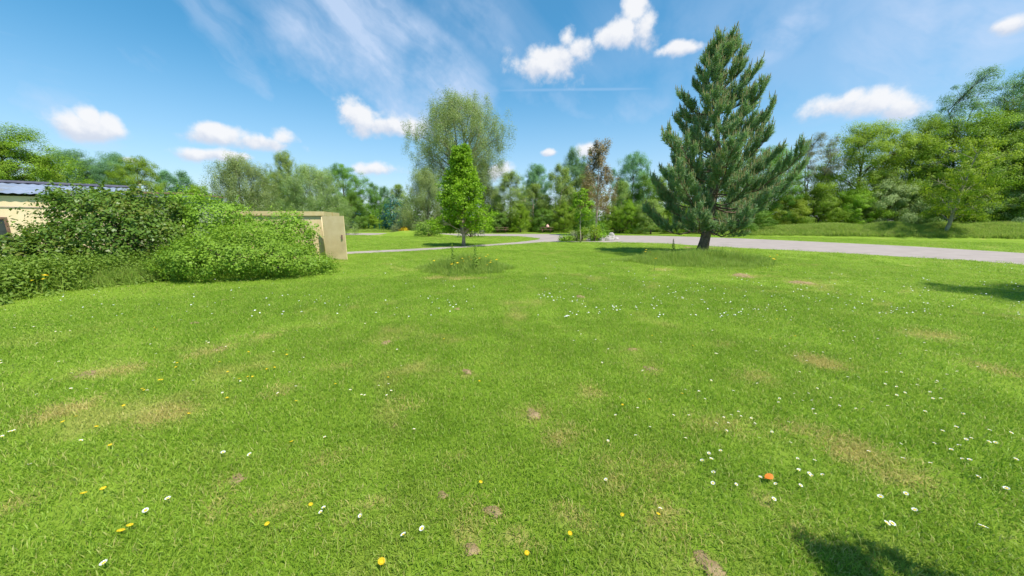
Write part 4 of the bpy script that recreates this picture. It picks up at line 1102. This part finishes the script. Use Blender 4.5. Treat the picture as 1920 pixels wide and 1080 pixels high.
# tall weeds in front of the thicket
def weeds(name, line, n, h0, h1, leafm, seed, label):
    g = np.random.default_rng(seed); r = random.Random(seed)
    line = np.array(line); tt = g.uniform(0, len(line) - 1.001, n); i = tt.astype(int); f = (tt - i)[:, None]
    base = line[i] * (1 - f) + line[i + 1] * f
    base += np.stack([g.normal(size=n) * .25, np.abs(g.normal(size=n)) * .62], 1)
    h = g.uniform(h0, h1, n) * np.clip(.55 + (base[:, 1] - np.interp(base[:, 0], line[:, 0], line[:, 1])) * .45, .35, 1.2)
    per = 24
    u = np.tile(np.linspace(.05, 1, per), n); hh = np.repeat(h, per); an = np.tile(np.arange(per) * 2.4, n) + np.repeat(g.uniform(0, 6, n), per)
    ln = np.repeat(g.normal(size=(n, 2)) * .12, per, 0)
    rad = .04 + .09 * (1 - u)
    C = np.stack([np.repeat(base[:, 0], per) + np.cos(an) * rad + ln[:, 0] * u * hh, np.repeat(base[:, 1], per) + np.sin(an) * rad + ln[:, 1] * u * hh, u * hh], 1)
    bi = unit(np.stack([np.cos(an) * .5, np.sin(an) * .5, np.full(len(an), .8)], 1))
    V, Fc = leaves(C, (.11 * (1.2 - .6 * u)) * g.uniform(.7, 1.3, len(u)), .42, bi, .55, r=g)
    o = link(name, mesh_np(name, V, Fc, 4, np.repeat(g.uniform(size=n), per) * .6 + g.uniform(size=n * per) * .4), None, (L[leafm],))
    return tag(o, label, 'weeds', kind='stuff')
wl = [tuple(G(x, y).xy) for x, y in ((-260, 610), (-100, 575), (0, 556), (80, 548), (150, 542), (220, 534), (290, 526), (330, 520))]
weeds('weeds', wl, 1700, .3, .75, 'weed', 31, 'tall nettles and weeds along the foot of the bramble thicket')
wa = np.array(wl); tt = rng.uniform(0, len(wl) - 1.001, 900); ti = tt.astype(int); tf_ = (tt - ti)[:, None]
vg = wa[ti] * (1 - tf_) + wa[ti + 1] * tf_ + np.stack([rng.normal(size=900) * .15, rng.uniform(-.22, .55, 900)], 1)
sc_ = rng.uniform(.5, 1.25, 900)
scatter('verge_grass', np.stack([vg[:, 0], vg[:, 1], 0 * tt], 1), np.stack([sc_ * .5 + .5, sc_ * .5 + .5, sc_ * 1.05], 1), rng.integers(0, 3, 900), tall_tufts(700), M['tall'],
        'loose tall grass along the front of the weeds at left', 'grass')
# ------------------------------------------------------------------ middle distance
def one_bush(px, py, hw, hh, Y, leafm, label, group=None, leaf=.2, per=26, seed=1, name='shrub'):
    b0 = blob(px, py, Y, hw, hh, hw / F * Y * .8)
    r = random.Random(seed)
    bl_ = [b0] + [(b0[0] + r.uniform(-.6, .6) * b0[3], b0[1] + r.uniform(-.5, .5) * b0[4], max(b0[5] * .3, b0[2] + r.uniform(-.4, .4) * b0[5]), b0[3] * r.uniform(.4, .6), b0[4] * .5, b0[5] * r.uniform(.4, .7)) for _ in range(4)]
    return shrub(name, bl_, per, leaf, leafm, label, group, seed, .6, .4, .25, 4)
one_bush(740, 404, 28, 34, 56, 'bluespruce', 'dark teal bush at the far edge of the grass left of centre', None, .26, 30, 41)
one_bush(662, 412, 12, 20, 59, 'bluespruce', 'small dark teal bush close to the right of the hut', None, .26, 30, 42)
one_bush(808, 428, 32, 12, 37.5, 'weed', 'low tussocky green shrub on the grass mound', None, .16, 55, 43)
one_bush(885, 430, 28, 13, 36, 'grey', 'low grey brown shrub behind the trunk of the small bright tree', None, .15, 60, 44)
# ball-headed little tree and the yellow flowering shrub beside it
b = G(765, 436)
lol = empty('ball_tree', (b.x, b.y, 0)); tag(lol, 'little ball headed tree beside the yellow flowering shrub', 'tree')
k = fwd(b) / F
mb = MB(); mb.tube([(0, 0, -.05), (.02, 0, .5), (0, 0, 1.2)], [.09, .07, .05], 7); mb.build('trunk', M['bark_pale'], lol)
link('crown', foliage_blobs([(0, 0, P(765, 421, b.y).z, 9 * k, 9 * k, 7.5 * k)], 120, .14, 45, depth=.3, rough=.12), lol, (L['lime'],))
e = one_bush(757, 432, 8, 4, 45, 'yellow' if 'yellow' in L else 'lime', 'small shrub covered in yellow flowers beside the ball headed tree', None, .14, 70, 46)
for ch in e.children:
    if ch.name.startswith('foliage'):
        ch.data.materials.clear(); ch.data.materials.append(M['yolk'])
one_bush(745, 430, 10, 6, 47, 'grey', 'small grey green shrub left of the yellow flowers', None, .14, 60, 47)
# green mesh fence by the far grass at left
f0, f1 = P(640, 430, 58), P(722, 430, 60)
fe = empty('fence', (f0.x, f0.y, 0)); tag(fe, 'low green wire fence on the far grass right of the hut', 'fence')
n = 9
for i in range(n):
    p = f0.lerp(f1, i / (n - 1)) - f0
    mb = MB(); mb.box((p.x - .05, p.y - .05, 0), (p.x + .05, p.y + .05, 1.15)); mb.build('post', M['fence'], fe)
for zz in (.3, .6, .9, 1.1):
    mb = MB(); mb.tube([(0, 0, zz), (f1.x - f0.x, f1.y - f0.y, zz)], [.02, .02], 4); mb.build('rail', M['fence'], fe)

# picnic tables
def picnic_table(px, py, label, rz):
    b = G(px, py)
    e = empty('picnic_table', (b.x, b.y, 0), rz); tag(e, label, 'picnic table', 'picnic tables by the far trees')
    top = MB()
    for i in range(5):
        m = MB(); y = -.36 + i * .18; m.box((-.9, y - .08, .70), (.9, y + .08, .745)); m.build('table_plank', M['wood'], e)
    for s in (-1, 1):
        m = MB(); m.box((-.9, s * .72 - .13, .42), (.9, s * .72 + .13, .465)); m.build('bench', M['wood'], e)
        m = MB(); m.box((s * .62 - .04, -.8, .34), (s * .62 + .04, .8, .418)); m.box((s * .62 - .038, -.44, .62), (s * .62 + .038, .44, .698)); m.build('cross_beam', M['wood'], e)
        for q in (-1, 1):
            m = MB()
            m.add([(s * .62 + dx * .03 + .075 * s * -1, y + dy, z) for z, y in ((0, q * .62), (.70, q * .26)) for dx in (-1, 1) for dy in (-.05, .05)],
                  [(0, 1, 3, 2), (4, 6, 7, 5), (0, 4, 5, 1), (1, 5, 7, 3), (3, 7, 6, 2), (2, 6, 4, 0)]); m.build('leg', M['wood'], e)
    return e
picnic_table(940, 436.6, 'picnic table just right of the low grey brown shrub', .15)
pt = picnic_table(1025, 436.6, 'picnic table with a pale pink bundle on it, below the birches', -.2)
picnic_table(1157, 437.6, 'picnic table beside the bent bare stem, right of the rockery', .1)
bq = pt.location
mb = MB(); n = 10; vs = []
for z, rr in ((.748, .22), (.85, .24), (1.0, .17), (1.14, .05)):
    vs += [(rr * math.cos(2 * math.pi * i / n) * (1 + .12 * math.sin(3 * i)), rr * math.sin(2 * math.pi * i / n), z) for i in range(n)]
mb.add(vs, [(j * n + i, j * n + (i + 1) % n, (j + 1) * n + (i + 1) % n, (j + 1) * n + i) for j in range(3) for i in range(n)] + [tuple(range(n - 1, -1, -1)), tuple(range(3 * n, 4 * n))], True)
o = mb.build('cloth_bundle', M['pink']); o.location = (bq.x + .1, bq.y, 0); tag(o, 'small pale pink bundle on a far picnic table', 'bundle')

# rockery: rocks and shrubs on an island in the yard
def rock(px, py, wpx, hpx, label, seed, flat=1.0):
    b = G(px, py); k = fwd(b) / F; r = random.Random(seed)
    rx, rz_ = wpx * k * .5, hpx * k
    mb = MB(); nu, nv = 9, 5; vs = []; ph = [r.uniform(0, 6) for _ in range(4)]
    for j in range(nv + 1):
        th = math.pi * .5 * j / nv
        for i in range(nu):
            a = 2 * math.pi * i / nu
            q = 1 + .14 * math.sin(2 * a + ph[0]) + .1 * math.sin(5 * a + ph[1] + j) + r.uniform(-.09, .09)
            vs.append((rx * math.cos(th) ** .6 * math.cos(a) * q, rx * .75 * math.cos(th) ** .6 * math.sin(a) * q, -.05 + rz_ * math.sin(th) * (1 + r.uniform(-.06, .06))))
    mb.add(vs, [(j * nu + i, j * nu + (i + 1) % nu, (j + 1) * nu + (i + 1) % nu, (j + 1) * nu + i) for j in range(nv) for i in range(nu)] + [tuple(nv * nu + i for i in range(nu))])
    o = mb.build('rock', M['stone']); o.location = (b.x, b.y, 0)
    return tag(o, label, 'rock', 'rocks of the rockery')
isl = gpoly([(1047, 450.5), (1058, 452), (1085, 452.6), (1120, 452.4), (1150, 450.5), (1160, 447.5), (1150, 444.5), (1120, 442), (1085, 442), (1062, 443.5)])
sheet('planting_bed', isl, 0.022, M['sward'])
rock(1139, 450.5, 24, 10, 'largest pale grey rock at the right end of the rockery', 1)
rock(1153, 449, 16, 6, 'low rock right of the largest rock', 2)
rock(1128, 451.5, 12, 7, 'rock leaning on the left side of the largest rock', 3)
rock(1103, 451.5, 9, 5, 'small pale rock in the middle front of the rockery', 4)
rock(1070, 451.5, 5, 3.5, 'small pale stone at the left front of the rockery', 5)
rock(1146, 446, 14, 11, 'tall rock behind the largest rock', 6)
sheet('bare_earth', gpoly([(1090, 451.9), (1106, 452.1), (1101, 449.8), (1092, 450)]), 0.026, M['soil'])
for i, (px, py, hw, hh, lf, lab) in enumerate((
        (1062, 447, 13, 5, 'bright', 'low green plant at the left tip of the rockery'),
        (1080, 442, 14, 7, 'grey', 'grey green rounded shrub left of the sapling stem'),
        (1102, 440, 10, 8, 'willow', 'silvery green shrub right of the sapling stem'),
        (1114, 436, 8, 12, 'lime', 'upright yellow green shrub in the middle of the rockery'),
        (1120, 444, 10, 8, 'bright', 'rounded bright green shrub in front of the yellow green one'),
        (1129, 436, 14, 13, 'deep', 'tallest dark green shrub of the rockery beside the rocks'),
        (1092, 436, 7, 6, 'bright', 'small bright shrub behind the silvery one'))):
    Y = 29.0 + (i % 3) * .7
    one_bush(px, py, hw * 1.15, hh * 1.25, Y, lf, lab, 'shrubs of the rockery', .11, 110, 60 + i)

# ------------------------------------------------------------------ flowers
def flower_mesh(name, n_pet, r_out, r_in, z, stem_r, petm, cenm):
    mb = MB()
    mb.tube([(0, 0, 0), (.004, .002, z * .5), (0, 0, z)], [stem_r] * 3, 4, False); a = len(mb.f)
    for i in range(n_pet):
        q = 2 * math.pi * i / n_pet; w = math.pi / n_pet * .9
        mb.add([(r_in * math.cos(q), r_in * math.sin(q), z + .001), (r_out * .7 * math.cos(q - w), r_out * .7 * math.sin(q - w), z + .004), (r_out * math.cos(q), r_out * math.sin(q), z + .005), (r_out * .7 * math.cos(q + w), r_out * .7 * math.sin(q + w), z + .004)], [(0, 1, 2, 3)])
    b_ = len(mb.f)
    n = 8
    mb.add([(r_in * 1.15 * math.cos(2 * math.pi * i / n), r_in * 1.15 * math.sin(2 * math.pi * i / n), z + .002) for i in range(n)] + [(0, 0, z + .002 + r_in * .7)], [(i, (i + 1) % n, n) for i in range(n)])
    me = mb.mesh(name)
    for m in (M['stalk'], petm, cenm): me.materials.append(m)
    for i, p in enumerate(me.polygons): p.material_index = 0 if i < a else 1 if i < b_ else 2
    return me
daisy = flower_mesh('daisy', 12, .013, .005, .055, .0012, M['petal'], M['yolk'])
dand = flower_mesh('dandelion', 16, .014, .006, .055, .0014, M['yolk'], M['yolk'])
DAISY = [(418, 858, 2), (477, 862, 2), (278, 966, 2), (318, 946, 2), (775, 815, 1), (1443, 945, 1.5), (1653, 945, 2), (1648, 992, 2), (1666, 990, 2), (1840, 1004, 3), (1717, 968, 1.6), (1696, 934, 1.4),
         (1330, 858, 1.2), (1320, 873, 1.3), (1332, 873, 1.4), (1340, 897, 1.4), (1338, 914, 1.4), (1353, 857, 1.2), (1500, 895, 1.3), (1512, 895, 1.2), (1525, 875, 1.1), (1790, 813, 1.6), (1763, 818, 1.2), (1888, 928, 2),
         (1810, 833, 1.2), (1848, 836, 1.2), (1866, 838, 1.2), (1897, 870, 1.3), (1818, 873, 1.4), (1783, 857, 1.2), (1823, 902, 1.3), (1850, 817, 1.2), (1888, 818, 1.3), (1806, 783, 1.2), (1688, 706, 1.0), (1717, 720, 1.1),
         (1750, 723, 1), (1745, 742, 1), (1702, 754, 1), (1656, 727, 1), (1682, 734, 1), (1692, 742, 1), (1663, 705, 1), (1730, 781, 1), (1776, 712, 1), (1463, 765, .9), (1293, 788, .9), (1283, 741, .8), (1156, 788, .8), (1206, 702, .8),
         (20, 822, 1.6), (8, 826, 1.3), (32, 818, 1.3), (55, 885, 1.2), (145, 840, 1), (132, 738, 1), (160, 738, .9), (112, 628, .9), (75, 650, .9), (5, 682, 1.2), (112, 684, 1), (276, 740, .9), (655, 738, 1.1), (727, 731, 1), (729, 748, .8),
         (612, 830, 1.0), (607, 970, 1.0), (610, 965, 1), (682, 975, 1), (763, 1020, 2), (798, 1002, 2), (205, 1070, 2), (1138, 912, .9), (1237, 970, 1.0), (1090, 633, .9), (1088, 637, .8), (1110, 650, .8), (1078, 645, .8), (1142, 660, .8)]
YEL = [(154, 942, 2), (197, 928, 1.8), (222, 1011, 2.4), (240, 1003, 1.6), (505, 993, 1.2), (712, 1066, 2.4), (549, 838, 1.4), (553, 763, 1.3), (349, 788, 1.3), (426, 753, 1.1), (125, 802, 1.4), (142, 792, 1.2), (178, 810, 1.2), (209, 843, 1),
       (235, 767, 1.2), (266, 738, 1.2), (276, 738, 1), (303, 721, 1.2), (309, 721, 1), (333, 688, 1.1), (335, 695, 1), (412, 686, 1), (427, 706, 1.1), (449, 721, 1.2), (468, 713, 1.1), (476, 713, 1), (512, 697, 1.1), (504, 697, 1), (466, 665, 1), (535, 664, 1),
       (538, 670, 1), (292, 620, .9), (298, 622, .9), (119, 648, 1.2), (560, 627, .8), (630, 727, .9), (726, 715, .8), (831, 641, .8), (943, 688, .9), (896, 723, .9), (252, 602, .8), (781, 589, .7), (896, 918, 1), (580, 957, 1), (987, 1049, 1.2), (1063, 1013, 1.1),
       (1216, 760, .8), (1278, 747, .8), (1167, 766, .8), (1491, 635, .9), (1553, 623, .9), (1457, 603, .8), (1443, 640, .8), (1296, 655, .7), (1223, 636, .7), (1169, 978, .9), (1231, 978, .9)]
def put_flower(me, nm, px, py, s, label, cat, group, tilt=.35):
    c = G(px, py)
    o = bpy.data.objects.new(nm, me); COL.objects.link(o)
    o.location = (c.x, c.y, 0.0); k = (.56 + .27 * s) * (1.0 if tilt > .3 else 1.3)
    o.scale = (k * 1.15, k * 1.15, .75 + .35 * random.random())
    o.rotation_euler = (random.uniform(-tilt, tilt), random.uniform(-tilt, tilt), random.uniform(0, 6.28))
    return tag(o, label, cat, group)
for px, py, s in DAISY: put_flower(daisy, 'daisy', px, py, s, 'small white daisy open among the mown grass', 'daisy', 'daisies in the lawn')
for px, py, s in YEL: put_flower(dand, 'dandelion', px, py, s, 'small yellow dandelion flower among the mown grass', 'dandelion', 'yellow dandelions in the lawn')
r = random.Random(3); cnt = 0
while cnt < 210:
    if r.random() < .8: px, py = r.triangular(1000, 1920, 1650), 540 + 380 * r.random() ** 1.7
    else: px, py = r.uniform(0, 760), r.uniform(560, 760)
    put_flower(daisy, 'daisy', px, py, r.uniform(.4, 1.2), 'small white daisy open among the mown grass', 'daisy', 'daisies in the lawn'); cnt += 1
# the many far ones, too small and too many to count
n = 520; g = np.random.default_rng(44)
px = np.where(g.random(n) < .75, g.uniform(1000, 1920, n), g.uniform(120, 900, n)); py = 490 + 110 * g.random(n) ** .8
pts = np.array([tuple(G(a, b_)) for a, b_ in zip(px, py)])
pts[:, 0] += .6 * np.sin(pts[:, 1] * 3.1) + .4 * np.sin(pts[:, 0] * 2.3); pts[:, 2] = .055
ok = ~on_road(pts[:, 0], pts[:, 1]); pts = pts[ok]
ang = np.linspace(0, 2 * np.pi, 7)[:-1]
rr = g.uniform(.010, .017, len(pts))
V = pts[:, None, :] + np.stack([np.cos(ang), np.sin(ang), 0 * ang], 1)[None] * rr[:, None, None]
V[:, :, 2] += g.normal(size=(len(pts), 6)) * .004
tag(link('far_daisies', mesh_np('far_daisies', V.reshape(-1, 3), np.arange(len(pts) * 6).reshape(-1, 6), 6), None, (M['petal'],)), 'scatter of tiny far daisies across the lawn', 'daisies', kind='stuff')
# yellow flowers in the unmown rings and by the weeds
tallf = flower_mesh('ring_flower', 9, .055, .028, .46, .004, M['yolk'], M['yolk'])
for px, py in ((816, 503), (843, 506), (846, 503), (866, 495), (871, 498), (881, 492), (884, 491), (893, 492), (901, 489), (902, 492), (911, 491), (915, 492), (918, 510), (920, 509), (858, 507), (933, 499), (925, 496)):
    o = put_flower(tallf, 'yellow_flower', px, py + 14, 0, 'yellow wild flower on a tall stalk in the flowery ring', 'flower', 'yellow flowers in the flowery ring', .2)
for px, py in ((1209, 480), (1212, 478), (1219, 478), (1227, 499), (1226, 496), (1446, 493), (1447, 492), (1445, 502), (1451, 489), (1438, 494)):
    put_flower(tallf, 'yellow_flower', px, py + 11, 0, 'yellow wild flower in the tall grass round the pine', 'flower', 'yellow flowers round the pine', .2)
for px, py in ((12, 512), (30, 525), (33, 527), (76, 529), (82, 531), (40, 513), (97, 533)):
    put_flower(tallf, 'yellow_flower', px, py + 24, 0.6, 'yellow wild flower among the weeds at the left edge', 'flower', 'yellow flowers in the weeds', .2)
# two taller leafy plants in the flowery ring
for px, py, h, lab in ((852, 512, .95, 'taller leafy weed at the left of the flowery ring'), (894, 511, .95, 'taller leafy weed at the right of the flowery ring'), (1262, 479, .8, 'taller leafy weed left of the pine trunk')):
    b = G(px, py); e = empty('tall_weed', b); tag(e, lab, 'weed', 'tall weeds in the unmown grass')
    mb = MB(); mb.tube([(0, 0, 0), (-.03, 0, h * .5), (-.05, 0, h)], [.012, .009, .004], 5); mb.build('stem', M['stalk'], e)
    u = np.linspace(.1, 1, 46); an = np.arange(46) * 2.4
    C = np.stack([np.cos(an) * .09 * (1.15 - u) - .05 * u, np.sin(an) * .09 * (1.15 - u), u * h], 1)
    V, Fc = leaves(C, .15 * (1.2 - .7 * u), .4, unit(np.stack([np.cos(an), np.sin(an), 0 * an + .8], 1)), .7)
    link('foliage', mesh_np('foliage', V, Fc, 4, rng.uniform(size=46) * .5), e, (L['weed'],))
# orange fallen leaf
c = G(1440, 905); mb = MB(); n = 12
vs = [(0, 0, .012)] + [(.034 * math.cos(2 * math.pi * i / n) * (1 + .18 * math.cos(4 * math.pi * i / n)), .026 * math.sin(2 * math.pi * i / n), .006 + .012 * math.sin(2 * math.pi * i / n + 1) ** 2) for i in range(n)]
mb.add(vs, [(0, 1 + i, 1 + (i + 1) % n) for i in range(n)], True)
mb.tube([(-.034, 0, .008), (-.055, .006, .012)], [.002, .001], 4)
o = mb.build('fallen_leaf', M['orange']); o.location = (c.x, c.y, .04); o.rotation_euler = (.12, -.1, .4); o.scale = (.85, .85, .6)
tag(o, 'single bright orange fallen leaf on the lawn', 'leaf')
